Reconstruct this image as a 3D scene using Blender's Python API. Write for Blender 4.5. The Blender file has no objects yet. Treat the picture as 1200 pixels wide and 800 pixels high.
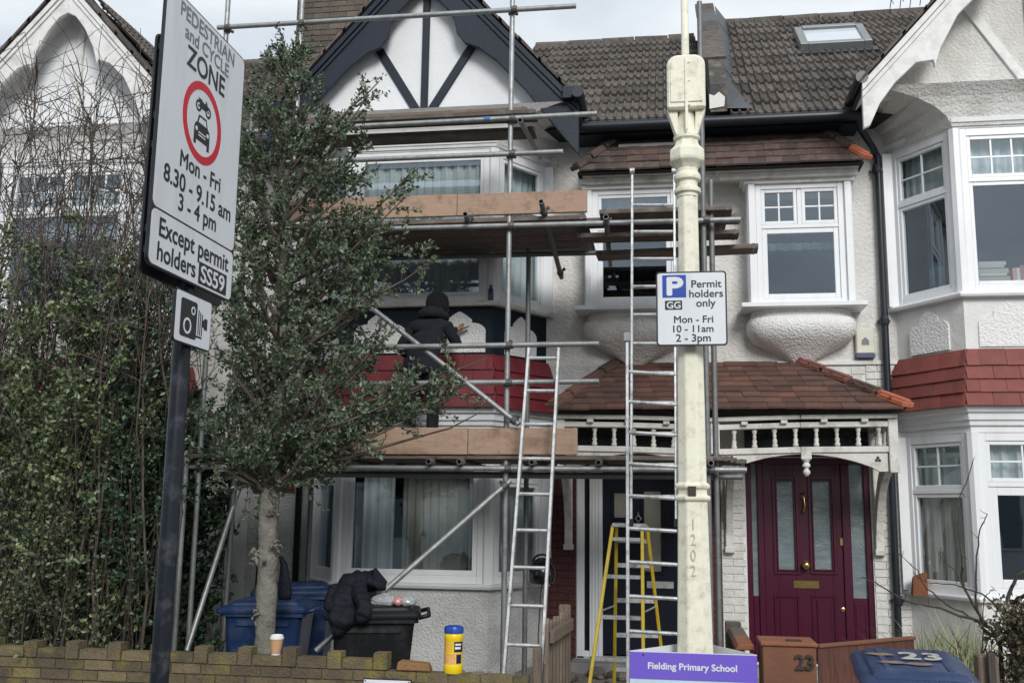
import bpy, bmesh, math, random
import numpy as np
from mathutils import Vector, Matrix, noise as mnoise

random.seed(7)
rng = np.random.default_rng(11)
R = math.radians
SC = bpy.context.scene
COL = SC.collection

# ------------------------------------------------------------------ camera
FPX, PITCH, YAW, ROLL, EYE = 1188.0, R(9.5), R(8.9), 0.013, 1.85
_f0 = Vector((-math.sin(YAW), math.cos(YAW), 0))
_right = Vector((math.cos(YAW), math.sin(YAW), 0))
_fwd = _f0 * math.cos(PITCH) + Vector((0, 0, math.sin(PITCH)))
_up = -_f0 * math.sin(PITCH) + Vector((0, 0, math.cos(PITCH)))
_r2 = _right * math.cos(ROLL) + _up * math.sin(ROLL)
_u2 = _up * math.cos(ROLL) - _right * math.sin(ROLL)
cam_d = bpy.data.cameras.new("camera")
cam = bpy.data.objects.new("camera", cam_d)
COL.objects.link(cam)
cam.matrix_world = Matrix(((_r2.x, _u2.x, -_fwd.x, 0), (_r2.y, _u2.y, -_fwd.y, 0), (_r2.z, _u2.z, -_fwd.z, EYE), (0, 0, 0, 1)))
cam_d.sensor_width = 36.0
cam_d.lens = FPX / 1200 * 36.0
cam_d.clip_start = 0.1
cam_d.clip_end = 2000
SC.camera = cam


def P(px, py, Y):
    """world point seen at photo pixel (px,py) on the plane y = Y"""
    d = _fwd + _r2 * ((px - 600) / FPX) - _u2 * ((py - 400) / FPX)
    return Vector((0, 0, EYE)) + d * (Y / d.y)


# ------------------------------------------------------------------ sky + sun (overcast)
SUN_EL, SUN_AZ = R(31), R(160)      # azimuth clockwise from +Y; behind the camera, a little to the right
w = bpy.data.worlds.new("World")
SC.world = w
w.use_nodes = True
nt = w.node_tree
nt.nodes.clear()
out = nt.nodes.new("ShaderNodeOutputWorld")
bg = nt.nodes.new("ShaderNodeBackground")
sky = nt.nodes.new("ShaderNodeTexSky")
sky.sky_type = 'NISHITA'
sky.sun_disc = False
sky.sun_elevation = SUN_EL
sky.sun_rotation = SUN_AZ
tc = nt.nodes.new("ShaderNodeTexCoord")
mp = nt.nodes.new("ShaderNodeMapping")
mp.inputs['Scale'].default_value = (1.0, 1.0, 2.6)
mp.inputs['Location'].default_value = (0.35, 0.0, 0.0)
nz = nt.nodes.new("ShaderNodeTexNoise")
nz.inputs['Scale'].default_value = 2.3
nz.inputs['Detail'].default_value = 7
nz.inputs['Roughness'].default_value = 0.55
rp = nt.nodes.new("ShaderNodeValToRGB")
rp.color_ramp.elements[0].position = 0.32
rp.color_ramp.elements[0].color = (5.6, 6.5, 7.4, 1)
rp.color_ramp.elements[1].position = 0.68
rp.color_ramp.elements[1].color = (10.6, 11.0, 11.3, 1)
mx = nt.nodes.new("ShaderNodeMix")
mx.data_type = 'RGBA'
mx.inputs[0].default_value = 0.88
nt.links.new(tc.outputs['Generated'], mp.inputs[0])
nt.links.new(mp.outputs[0], nz.inputs['Vector'])
nt.links.new(nz.outputs['Fac'], rp.inputs[0])
nt.links.new(sky.outputs[0], mx.inputs[6])
nt.links.new(rp.outputs[0], mx.inputs[7])
nt.links.new(mx.outputs[2], bg.inputs['Color'])
bg.inputs['Strength'].default_value = 0.060
nt.links.new(bg.outputs[0], out.inputs[0])

sun_d = bpy.data.lights.new("sun", 'SUN')
sun_d.energy = 1.5
sun_d.angle = R(22)
sun_d.color = (1.0, 0.985, 0.965)
sun = bpy.data.objects.new("sun", sun_d)
COL.objects.link(sun)
_sd = Vector((math.sin(SUN_AZ) * math.cos(SUN_EL), math.cos(SUN_AZ) * math.cos(SUN_EL), math.sin(SUN_EL)))
sun.rotation_euler = (-_sd).to_track_quat('-Z', 'Y').to_euler()
sun.location = (0, 0, 30)
vs = SC.view_settings
vs.view_transform = 'Standard'
vs.look = 'None'
vs.gamma = 1
vs.exposure = 0.74
vs.use_curve_mapping = False

# ------------------------------------------------------------------ materials
MAT = {}


def mat(name, col, col2=None, rough=0.7, metal=0.0, nscale=6.0, var=0.5, rnd=0.0, bump=0.0, bscale=60.0, btype='noise',
        stain=None, stain_amt=0.0, stain_scale=1.5, stain_st=None, island=False, spec=0.5, stretch=None, trans=0.0, coat=0.0):
    m = bpy.data.materials.new(name)
    m.use_nodes = True
    t = m.node_tree
    N = t.nodes
    L = t.links
    bs = N['Principled BSDF']
    geo = N.new("ShaderNodeNewGeometry")
    vec = geo.outputs['Position']
    if stretch:
        mpn = N.new("ShaderNodeMapping")
        mpn.inputs['Scale'].default_value = stretch
        L.new(vec, mpn.inputs[0])
        vec = mpn.outputs[0]
    n1 = N.new("ShaderNodeTexNoise")
    n1.inputs['Scale'].default_value = nscale
    n1.inputs['Detail'].default_value = 5
    n1.inputs['Roughness'].default_value = 0.6
    L.new(vec, n1.inputs['Vector'])
    r1 = N.new("ShaderNodeValToRGB")
    r1.color_ramp.elements[0].position = 0.5 - 0.22
    r1.color_ramp.elements[1].position = 0.5 + 0.22
    c2 = col2 if col2 else tuple(min(1, c * (1 - 0.35 * var)) for c in col)
    r1.color_ramp.elements[0].color = (*c2, 1)
    r1.color_ramp.elements[1].color = (*col, 1)
    L.new(n1.outputs['Fac'], r1.inputs[0])
    cur = r1.outputs[0]
    if island or rnd:
        if island:
            rv = geo.outputs['Random Per Island']
        else:
            oi = N.new("ShaderNodeObjectInfo")
            rv = oi.outputs['Random']
        mr = N.new("ShaderNodeMapRange")
        mr.inputs[3].default_value = 1 - rnd
        mr.inputs[4].default_value = 1 + rnd
        L.new(rv, mr.inputs[0])
        mm = N.new("ShaderNodeMix")
        mm.data_type = 'RGBA'
        mm.blend_type = 'MULTIPLY'
        mm.inputs[0].default_value = 1
        L.new(cur, mm.inputs[6])
        L.new(mr.outputs[0], mm.inputs[7])
        cur = mm.outputs[2]
    if stain:
        n2 = N.new("ShaderNodeTexNoise")
        n2.inputs['Scale'].default_value = stain_scale
        n2.inputs['Detail'].default_value = 8
        n2.inputs['Roughness'].default_value = 0.68
        if stain_st:
            mps = N.new("ShaderNodeMapping")
            mps.inputs['Scale'].default_value = stain_st
            L.new(geo.outputs['Position'], mps.inputs[0])
            L.new(mps.outputs[0], n2.inputs['Vector'])
        else:
            L.new(geo.outputs['Position'], n2.inputs['Vector'])
        r2 = N.new("ShaderNodeValToRGB")
        r2.color_ramp.elements[0].position = 0.5
        r2.color_ramp.elements[1].position = 0.72
        r2.color_ramp.elements[0].color = (0, 0, 0, 1)
        r2.color_ramp.elements[1].color = (stain_amt,) * 3 + (1,)
        L.new(n2.outputs['Fac'], r2.inputs[0])
        m2 = N.new("ShaderNodeMix")
        m2.data_type = 'RGBA'
        L.new(r2.outputs[0], m2.inputs[0])
        L.new(cur, m2.inputs[6])
        m2.inputs[7].default_value = (*stain, 1)
        cur = m2.outputs[2]
    L.new(cur, bs.inputs['Base Color'])
    bs.inputs['Roughness'].default_value = rough
    bs.inputs['Metallic'].default_value = metal
    bs.inputs['Specular IOR Level'].default_value = spec
    if trans:
        bs.inputs['Transmission Weight'].default_value = trans
    if coat:
        bs.inputs['Coat Weight'].default_value = coat
        bs.inputs['Coat Roughness'].default_value = 0.12
    if bump:
        if btype == 'voronoi':
            b1 = N.new("ShaderNodeTexVoronoi")
            b1.inputs['Scale'].default_value = bscale
            src = b1.outputs['Distance']
        else:
            b1 = N.new("ShaderNodeTexNoise")
            b1.inputs['Scale'].default_value = bscale
            b1.inputs['Detail'].default_value = 6
            src = b1.outputs['Fac']
        L.new(vec, b1.inputs['Vector'])
        bn = N.new("ShaderNodeBump")
        bn.inputs['Strength'].default_value = bump
        bn.inputs['Distance'].default_value = 0.02
        L.new(src, bn.inputs['Height'])
        L.new(bn.outputs[0], bs.inputs['Normal'])
    MAT[name] = m
    return m


def glass_mat(name, ior=2.5, tint=(0.82, 0.88, 0.9)):
    m = bpy.data.materials.new(name)
    m.use_nodes = True
    t = m.node_tree
    t.nodes.clear()
    o = t.nodes.new("ShaderNodeOutputMaterial")
    lw = t.nodes.new("ShaderNodeLayerWeight")      # same reflectance from both sides of the thin pane
    lw.inputs['Blend'].default_value = 0.5
    pw_ = t.nodes.new("ShaderNodeMath")
    pw_.operation = 'POWER'
    pw_.inputs[1].default_value = 4.5
    t.links.new(lw.outputs['Facing'], pw_.inputs[0])
    fr = t.nodes.new("ShaderNodeMath")
    fr.operation = 'MULTIPLY_ADD'
    f0 = ((ior - 1) / (ior + 1)) ** 2
    fr.inputs[1].default_value = 1 - f0
    fr.inputs[2].default_value = f0
    t.links.new(pw_.outputs[0], fr.inputs[0])
    tr = t.nodes.new("ShaderNodeBsdfTransparent")
    tr.inputs[0].default_value = (*tint, 1)
    gl = t.nodes.new("ShaderNodeBsdfGlossy")
    gl.inputs['Roughness'].default_value = 0.015
    gl.inputs[0].default_value = (0.76, 0.88, 1.0, 1)
    nzz = t.nodes.new("ShaderNodeTexNoise")
    nzz.inputs['Scale'].default_value = 1.6
    geo = t.nodes.new("ShaderNodeNewGeometry")
    t.links.new(geo.outputs['Position'], nzz.inputs['Vector'])
    bn = t.nodes.new("ShaderNodeBump")
    bn.inputs['Strength'].default_value = 0.07
    bn.inputs['Distance'].default_value = 0.03
    t.links.new(nzz.outputs['Fac'], bn.inputs['Height'])
    t.links.new(bn.outputs[0], gl.inputs['Normal'])
    mxx = t.nodes.new("ShaderNodeMixShader")
    t.links.new(fr.outputs[0], mxx.inputs[0])
    t.links.new(tr.outputs[0], mxx.inputs[1])
    t.links.new(gl.outputs[0], mxx.inputs[2])
    t.links.new(mxx.outputs[0], o.inputs[0])
    MAT[name] = m


mat('render_white', (0.70, 0.69, 0.66), (0.60, 0.58, 0.54), 0.9, nscale=3, bump=0.9, bscale=34, stain=(0.34, 0.32, 0.27), stain_amt=0.6, stain_scale=2.2, stain_st=(1, 1, .4))
mat('render_smooth', (0.74, 0.73, 0.71), (0.66, 0.65, 0.62), 0.85, nscale=4, bump=0.25, bscale=30, stain=(0.40, 0.38, 0.33), stain_amt=0.55, stain_scale=2.6, stain_st=(1, 1, .35))
mat('render_panel', (0.80, 0.80, 0.78), (0.74, 0.73, 0.71), 0.9, nscale=6, bump=1.0, bscale=42)
mat('render_grey', (0.60, 0.60, 0.59), (0.48, 0.48, 0.47), 0.92, nscale=5, bump=1.0, bscale=48, stain=(0.2, 0.2, 0.18), stain_amt=0.5, stain_scale=2)
mat('render_clean', (0.76, 0.77, 0.78), (0.70, 0.71, 0.72), 0.85, nscale=2, bump=0.2, bscale=25)
mat('white_paint', (0.76, 0.76, 0.75), (0.68, 0.67, 0.64), 0.55, nscale=7, bump=0.12, bscale=40, stain=(0.36, 0.33, 0.28), stain_amt=0.6, stain_scale=5)
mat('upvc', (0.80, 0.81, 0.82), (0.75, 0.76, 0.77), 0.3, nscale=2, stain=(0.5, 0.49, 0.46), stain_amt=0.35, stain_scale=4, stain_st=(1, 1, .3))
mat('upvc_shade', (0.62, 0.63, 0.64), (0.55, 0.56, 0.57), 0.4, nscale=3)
mat('old_white', (0.68, 0.67, 0.63), (0.55, 0.53, 0.48), 0.7, nscale=9, bump=0.3, bscale=50, stain=(0.25, 0.22, 0.18), stain_amt=0.8, stain_scale=6)
mat('navy_paint', (0.013, 0.020, 0.034), (0.009, 0.014, 0.025), 0.45, spec=0.35, nscale=4, bump=0.08, bscale=30)
mat('navy_band', (0.004, 0.013, 0.022), (0.003, 0.009, 0.017), 0.6, spec=0.25, nscale=4, bump=0.1, bscale=30)
mat('black_gutter', (0.014, 0.018, 0.026), None, 0.35, nscale=5)
mat('burgundy', (0.062, 0.004, 0.022), (0.052, 0.003, 0.018), 0.32, nscale=3, bump=0.03, bscale=20, coat=0.3)
mat('navy_door', (0.004, 0.007, 0.018), (0.003, 0.005, 0.014), 0.45, nscale=3, spec=0.3)
mat('brass', (0.62, 0.45, 0.18), (0.5, 0.36, 0.14), 0.28, metal=1.0, nscale=30)
mat('roof_tile', (0.124, 0.104, 0.090), (0.056, 0.048, 0.043), 0.92, nscale=11, rnd=0.35, bump=0.5, bscale=60, stain=(0.20, 0.19, 0.165), stain_amt=0.55, stain_scale=9)
mat('roof_base', (0.03, 0.028, 0.027), None, 0.95)
mat('clay_tile', (0.150, 0.066, 0.046), (0.078, 0.046, 0.037), 0.85, nscale=3.0, rnd=0.28, bump=0.35, bscale=70, stain=(0.03, 0.03, 0.029), stain_amt=0.92, stain_scale=0.9)
mat('clay_tile_dark', (0.112, 0.066, 0.054), (0.060, 0.046, 0.042), 0.85, nscale=3.0, rnd=0.3, bump=0.35, bscale=70, stain=(0.18, 0.16, 0.14), stain_amt=0.5, stain_scale=11)
mat('clay_orange', (0.50, 0.15, 0.075), (0.36, 0.10, 0.05), 0.75, nscale=12, bump=0.3, bscale=50)
mat('clay_ridge', (0.24, 0.085, 0.062), (0.13, 0.06, 0.048), 0.8, nscale=6, bump=0.3, bscale=50, rnd=0.25)
mat('red_tile', (0.24, 0.062, 0.050), (0.18, 0.045, 0.038), 0.7, nscale=5, rnd=0.16, bump=0.3, bscale=60, stain=(0.11, 0.05, 0.042), stain_amt=0.6, stain_scale=6)
mat('red_tile_dark', (0.165, 0.014, 0.021), (0.12, 0.010, 0.016), 0.6, nscale=5, rnd=0.12, bump=0.2, bscale=60)
mat('lead', (0.105, 0.11, 0.115), (0.065, 0.07, 0.072), 0.5, metal=0.4, nscale=8, bump=0.5, bscale=12)
mat('lead_pale', (0.5, 0.5, 0.5), (0.38, 0.38, 0.38), 0.5, nscale=8, bump=0.3, bscale=12)
mat('brick_white', (0.68, 0.67, 0.64), (0.58, 0.57, 0.54), 0.7, nscale=9, rnd=0.05, bump=0.5, bscale=40, stain=(0.4, 0.38, 0.33), stain_amt=0.5, stain_scale=5)
mat('brick_red_paint', (0.075, 0.013, 0.015), (0.058, 0.010, 0.012), 0.6, nscale=9, rnd=0.1, bump=0.4, bscale=40)
mat('brick_old', (0.155, 0.120, 0.066), (0.085, 0.068, 0.046), 0.95, nscale=7, rnd=0.3, bump=0.8, bscale=55, stain=(0.22, 0.185, 0.035), stain_amt=0.9, stain_scale=3.2)
mat('brick_broken', (0.30, 0.13, 0.06), (0.17, 0.12, 0.05), 0.95, nscale=14, bump=0.8, bscale=55, stain=(0.16, 0.14, 0.04), stain_amt=0.9, stain_scale=9)
mat('mortar', (0.17, 0.155, 0.125), (0.07, 0.062, 0.05), 0.97, nscale=12, bump=0.6, bscale=70)
mat('mortar_white', (0.55, 0.54, 0.51), None, 0.9)
mat('mortar_red', (0.05, 0.012, 0.013), None, 0.9)
mat('chimney_brick', (0.155, 0.125, 0.098), (0.095, 0.08, 0.068), 0.95, nscale=5, rnd=0.3, bump=0.7, bscale=40, stain=(0.045, 0.043, 0.042), stain_amt=0.8, stain_scale=2.5)
mat('galv', (0.40, 0.415, 0.41), (0.27, 0.28, 0.28), 0.48, metal=0.55, nscale=16, bump=0.1, bscale=40, stain=(0.16, 0.135, 0.11), stain_amt=0.6, stain_scale=7)
mat('galv_dark', (0.22, 0.225, 0.225), (0.15, 0.15, 0.15), 0.55, metal=0.5, nscale=14)
mat('coupler', (0.15, 0.145, 0.135), (0.09, 0.085, 0.08), 0.6, metal=0.6, nscale=20)
mat('board_new', (0.42, 0.285, 0.205), (0.33, 0.22, 0.155), 0.8, nscale=5, rnd=0.1, bump=0.3, bscale=30, stretch=(0.8, 14, 14), stain=(0.15, 0.09, 0.055), stain_amt=0.8, stain_scale=7)
mat('board_old', (0.185, 0.145, 0.118), (0.10, 0.078, 0.064), 0.9, nscale=5, rnd=0.3, bump=0.3, bscale=30, stretch=(1.0, 8, 8), stain=(0.36, 0.33, 0.29), stain_amt=0.35, stain_scale=7)
mat('alu', (0.58, 0.59, 0.59), (0.42, 0.43, 0.43), 0.46, metal=0.5, nscale=25, bump=0.08, bscale=60, stain=(0.13, 0.12, 0.105), stain_amt=0.9, stain_scale=13)
mat('yellow_grp', (0.62, 0.45, 0.025), (0.52, 0.37, 0.02), 0.45, nscale=12, stain=(0.25, 0.2, 0.05), stain_amt=0.5, stain_scale=10)
mat('cream_paint', (0.82, 0.79, 0.65), (0.75, 0.72, 0.58), 0.5, nscale=4, bump=0.15, bscale=30, stain=(0.30, 0.25, 0.17), stain_amt=0.55, stain_scale=14)
mat('sign_black', (0.012, 0.014, 0.018), (0.009, 0.010, 0.013), 0.4, nscale=5)
mat('sign_white', (0.70, 0.72, 0.75), (0.66, 0.68, 0.71), 0.35, nscale=3, bump=0.05, bscale=200, stain=(0.48, 0.49, 0.49), stain_amt=0.5, stain_scale=6, stain_st=(1, 1, .22))
mat('parapet', (0.085, 0.083, 0.080), (0.05, 0.049, 0.048), 0.9, nscale=5, bump=0.6, bscale=30, stain=(0.24, 0.19, 0.11), stain_amt=0.9, stain_scale=5)
mat('sign_grey', (0.17, 0.18, 0.2), None, 0.4)
mat('sign_ink', (0.016, 0.017, 0.02), (0.014, 0.015, 0.018), 0.45)
mat('sign_red', (0.56, 0.018, 0.035), (0.52, 0.016, 0.03), 0.4)
mat('sign_blue', (0.010, 0.055, 0.36), (0.009, 0.05, 0.33), 0.35)
mat('school_purple', (0.165, 0.105, 0.56), (0.155, 0.098, 0.53), 0.4, nscale=3)
mat('school_blue', (0.55, 0.72, 0.80), None, 0.4)
mat('post_navy', (0.010, 0.014, 0.022), (0.007, 0.010, 0.016), 0.4, spec=0.35, nscale=5, stretch=(3, 3, 0.6), stain=(0.12, 0.13, 0.14), stain_amt=0.5, stain_scale=8)
mat('bin_blue', (0.010, 0.032, 0.100), (0.008, 0.025, 0.080), 0.42, nscale=6, bump=0.1, bscale=90, stain=(0.10, 0.12, 0.16), stain_amt=0.45, stain_scale=6)
mat('bin_black', (0.009, 0.010, 0.012), (0.007, 0.008, 0.009), 0.45, spec=0.35, nscale=6, bump=0.1, bscale=90, stain=(0.08, 0.08, 0.08), stain_amt=0.35, stain_scale=6)
mat('rubber', (0.012, 0.012, 0.012), None, 0.8)
mat('lid_paint_white', (0.55, 0.53, 0.44), (0.16, 0.17, 0.20), 0.7, nscale=30)
mat('lid_paint_ochre', (0.30, 0.19, 0.10), (0.14, 0.11, 0.11), 0.7, nscale=30)
mat('jacket', (0.008, 0.010, 0.017), (0.005, 0.006, 0.011), 0.75, nscale=9, bump=0.7, bscale=26, spec=0.25)
mat('hoodie', (0.007, 0.009, 0.017), (0.005, 0.006, 0.012), 0.92, nscale=9, bump=0.5, bscale=18)
mat('trousers', (0.012, 0.013, 0.02), (0.008, 0.009, 0.014), 0.9, nscale=9, bump=0.4, bscale=18)
mat('beanie', (0.005, 0.005, 0.007), None, 0.95, bump=0.5, bscale=120)
mat('skin', (0.36, 0.20, 0.14), (0.32, 0.17, 0.12), 0.55)
mat('boots', (0.05, 0.035, 0.02), None, 0.8)
mat('cup_kraft', (0.58, 0.34, 0.19), (0.52, 0.30, 0.16), 0.75, nscale=20)
mat('cup_white', (0.80, 0.79, 0.77), None, 0.4)
mat('tub_yellow', (0.80, 0.56, 0.005), (0.76, 0.52, 0.005), 0.3)
mat('tub_blue', (0.006, 0.055, 0.36), None, 0.35)
mat('tub_orange', (0.75, 0.24, 0.03), (0.62, 0.45, 0.2), 0.4, nscale=40)
mat('tub_navy', (0.006, 0.012, 0.06), None, 0.4)
mat('plastic_film', (0.7, 0.72, 0.74), (0.5, 0.52, 0.54), 0.2, nscale=30, trans=0.5)
mat('packet_red', (0.42, 0.05, 0.07), (0.6, 0.4, 0.4), 0.35, nscale=40)
mat('wood_grey', (0.20, 0.155, 0.115), (0.11, 0.085, 0.062), 0.9, nscale=8, rnd=0.2, bump=0.4, bscale=40, stretch=(8, 8, 1))
mat('wood_dark', (0.10, 0.085, 0.07), (0.05, 0.042, 0.036), 0.9, nscale=8, rnd=0.2, bump=0.4, bscale=40, stretch=(8, 8, 1))
mat('corten', (0.20, 0.085, 0.045), (0.135, 0.058, 0.034), 0.8, nscale=5, bump=0.15, bscale=40)
mat('corten_streak', (0.15, 0.055, 0.034), (0.045, 0.02, 0.016), 0.65, nscale=4, stretch=(9, 9, 1.1), bump=0.1, bscale=20)
mat('terracotta', (0.27, 0.10, 0.05), (0.19, 0.07, 0.038), 0.85, nscale=8, bump=0.3, bscale=40)
mat('number_metal', (0.055, 0.045, 0.04), (0.035, 0.03, 0.028), 0.5, metal=0.3)
mat('earth', (0.26, 0.24, 0.21), (0.19, 0.175, 0.15), 0.97, nscale=5, bump=0.9, bscale=16)
mat('paving', (0.32, 0.31, 0.29), (0.25, 0.24, 0.225), 0.9, nscale=4, bump=0.3, bscale=50)
mat('asphalt', (0.055, 0.055, 0.056), (0.042, 0.042, 0.043), 0.92, nscale=8, bump=0.5, bscale=120)
mat('kerb_stone', (0.30, 0.29, 0.28), (0.22, 0.215, 0.21), 0.9, nscale=8, bump=0.3, bscale=60)
mat('rubble', (0.20, 0.18, 0.16), (0.11, 0.10, 0.09), 0.95, nscale=9, rnd=0.35, bump=0.7, bscale=30)
mat('bark', (0.25, 0.235, 0.20), (0.135, 0.125, 0.105), 0.95, nscale=9, bump=1.0, bscale=30, stain=(0.10, 0.115, 0.06), stain_amt=0.6, stain_scale=6)
mat('twig', (0.135, 0.105, 0.085), (0.072, 0.056, 0.046), 0.9, nscale=20)
mat('twig_dark', (0.075, 0.062, 0.045), (0.04, 0.034, 0.026), 0.9, nscale=20)
mat('leaf_oak', (0.120, 0.160, 0.092), (0.056, 0.084, 0.050), 0.48, nscale=2.5, rnd=0.55, island=True, spec=0.6)
mat('leaf_privet', (0.140, 0.175, 0.070), (0.070, 0.105, 0.055), 0.45, nscale=1.8, rnd=0.6, island=True)
mat('leaf_laurel', (0.055, 0.100, 0.056), (0.030, 0.060, 0.036), 0.4, nscale=2.0, rnd=0.6, island=True)
mat('leaf_brown', (0.105, 0.085, 0.045), (0.06, 0.05, 0.03), 0.8, nscale=2.0, rnd=0.6, island=True)
mat('grass_pale', (0.30, 0.30, 0.17), (0.18, 0.21, 0.10), 0.7, nscale=3, rnd=0.4, island=True)
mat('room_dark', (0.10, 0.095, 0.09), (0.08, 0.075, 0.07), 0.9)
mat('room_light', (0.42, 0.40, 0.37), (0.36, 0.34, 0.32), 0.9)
mat('curtain_white', (0.72, 0.74, 0.72), (0.6, 0.63, 0.61), 0.9, nscale=4)
mat('curtain_beige', (0.62, 0.58, 0.50), (0.50, 0.46, 0.39), 0.9, nscale=4)
mat('curtain_grey', (0.48, 0.50, 0.50), (0.40, 0.41, 0.42), 0.9, nscale=4)
mat('kraft_paper', (0.34, 0.32, 0.27), (0.26, 0.25, 0.21), 0.9)
mat('scratch', (0.56, 0.53, 0.42), None, 0.8)
mat('porch_shade_dark', (0.012, 0.014, 0.018), None, 0.15)  # near-black colour for the painted shade of the porch recess
mat('box_green', (0.012, 0.04, 0.042), (0.10, 0.16, 0.15), 0.6, nscale=45)
mat('box_card', (0.42, 0.28, 0.13), None, 0.8)
mat('book_a', (0.50, 0.45, 0.38), None, 0.7, rnd=0.35)
mat('book_b', (0.45, 0.16, 0.12), None, 0.7, rnd=0.5)
mat('alarm_cream', (0.68, 0.66, 0.55), None, 0.4)
mat('alarm_base', (0.05, 0.06, 0.13), None, 0.4)
mat('frost_glass', (0.22, 0.26, 0.27), (0.13, 0.16, 0.17), 0.12, nscale=7, stretch=(1, 1, 3), bump=0.25, bscale=26)
mat('skylight_glass', (0.62, 0.66, 0.70), (0.55, 0.59, 0.63), 0.08, nscale=3)
mat('skylight_frame', (0.27, 0.28, 0.28), None, 0.45, metal=0.3)
mat('helmet', (0.010, 0.011, 0.014), None, 0.18, coat=0.5)
mat('cable', (0.015, 0.015, 0.016), None, 0.6)
mat('bluetape', (0.06, 0.16, 0.36), None, 0.5)
mat('tape_white', (0.66, 0.65, 0.62), None, 0.5)
glass_mat('glass')
# ------------------------------------------------------------------ mesh helpers
Z = Vector((0, 0, 1))


def wpos(o):
    v = Vector((0, 0, 0))
    while o:
        v += o.location
        o = o.parent
    return v


def V(*a):
    return Vector(a)


class MB:
    def __init__(s, M=None):
        s.v, s.f, s.mi, s.M, s.cur = [], [], [], M, 0

    def add(s, pts, faces):
        b = len(s.v)
        for p in pts:
            p = Vector(p)
            s.v.append(s.M @ p if s.M else p)
        for f in faces:
            s.f.append([b + i for i in f])
            s.mi.append(s.cur)

    BOXF = [(0, 3, 2, 1), (4, 5, 6, 7), (0, 1, 5, 4), (1, 2, 6, 5), (2, 3, 7, 6), (3, 0, 4, 7)]

    def box(s, x0, y0, z0, x1, y1, z1):
        s.add([(x0, y0, z0), (x1, y0, z0), (x1, y1, z0), (x0, y1, z0), (x0, y0, z1), (x1, y0, z1), (x1, y1, z1), (x0, y1, z1)], s.BOXF)

    def beam(s, p, q, wd, ht, up=None, twist=0):
        p, q = Vector(p), Vector(q)
        d = (q - p).normalized()
        up = Vector(up) if up else (Z if abs(d.z) < 0.95 else V(0, 1, 0))
        a = d.cross(up).normalized()
        b = a.cross(d).normalized()
        if twist:
            a, b = a * math.cos(twist) + b * math.sin(twist), b * math.cos(twist) - a * math.sin(twist)
        a *= wd / 2
        b *= ht / 2
        s.add([p - a - b, p + a - b, p + a + b, p - a + b, q - a - b, q + a - b, q + a + b, q - a + b], s.BOXF)

    def tube(s, pts, r, n=8, cap=True):
        pts = [Vector(p) for p in pts]
        rs = r if isinstance(r, (list, tuple)) else [r] * len(pts)
        d = (pts[1] - pts[0]).normalized()
        a = d.orthogonal().normalized()
        rings = []
        for i, p in enumerate(pts):
            if i == 0:
                dd = pts[1] - pts[0]
            elif i == len(pts) - 1:
                dd = pts[-1] - pts[-2]
            else:
                dd = pts[i + 1] - pts[i - 1]
            dd = dd.normalized()
            a = (a - dd * a.dot(dd))
            a = a.normalized() if a.length > 1e-6 else dd.orthogonal().normalized()
            b = dd.cross(a)
            rings.append([p + (a * math.cos(t) + b * math.sin(t)) * rs[i] for t in [2 * math.pi * k / n for k in range(n)]])
        s.loft(rings, cap)

    def pipe(s, p, q, r, n=14, wall=0.005):
        """hollow scaffold tube"""
        p, q = Vector(p), Vector(q)
        d = (q - p).normalized()
        a = d.orthogonal().normalized()
        b = d.cross(a)
        cs = [a * math.cos(2 * math.pi * k / n) + b * math.sin(2 * math.pi * k / n) for k in range(n)]
        ri = r - wall
        L = min(0.15, (q - p).length * .3)
        rings = [[p + d * L + c * ri for c in cs], [p + c * ri for c in cs], [p + c * r for c in cs],
                 [q + c * r for c in cs], [q + c * ri for c in cs], [q - d * L + c * ri for c in cs]]
        s.loft(rings, True)

    def loft(s, rings, cap=True, closed=True):
        n = len(rings[0])
        pts = [p for rg in rings for p in rg]
        fs = []
        for i in range(len(rings) - 1):
            for k in range(n if closed else n - 1):
                k2 = (k + 1) % n
                fs.append((i * n + k, i * n + k2, (i + 1) * n + k2, (i + 1) * n + k))
        if cap:
            fs.append(tuple(range(n - 1, -1, -1)))
            fs.append(tuple((len(rings) - 1) * n + k for k in range(n)))
        s.add(pts, fs)

    def prism(s, poly, o, ax, ay, dep):
        """2D polygon in the plane o+x*ax+y*ay, extruded by vector dep"""
        o, ax, ay, dep = Vector(o), Vector(ax), Vector(ay), Vector(dep)
        A = [o + ax * x + ay * y for x, y in poly]
        s.loft([A, [p + dep for p in A]], True)

    def lathe(s, prof, base, n=16, rot=0.0, cap=True):
        base = Vector(base)
        s.loft([[base + V(r * math.cos(2 * math.pi * k / n + rot), r * math.sin(2 * math.pi * k / n + rot), z) for k in range(n)] for r, z in prof], cap)

    def build(s, name, m, parent=None, smooth=False, bevel=0.0, recalc=True, autos=None):
        me = bpy.data.meshes.new(name)
        off = wpos(parent) if parent else V(0, 0, 0)
        me.from_pydata([p - off for p in s.v], [], s.f)
        ms = m if isinstance(m, (list, tuple)) else [m]
        for x in ms:
            me.materials.append(MAT[x])
        if len(ms) > 1:
            me.polygons.foreach_set('material_index', s.mi)
        if recalc:
            bm = bmesh.new()
            bm.from_mesh(me)
            bmesh.ops.recalc_face_normals(bm, faces=bm.faces)
            bm.to_mesh(me)
            bm.free()
        if smooth:
            me.polygons.foreach_set('use_smooth', [True] * len(me.polygons))
            if autos:
                me.set_sharp_from_angle(angle=R(autos))
        me.update()
        o = bpy.data.objects.new(name, me)
        COL.objects.link(o)
        o.parent = parent
        if bevel:
            bv = o.modifiers.new('bevel', 'BEVEL')
            bv.width = bevel
            bv.segments = 1
            bv.limit_method = 'ANGLE'
        return o


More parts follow.
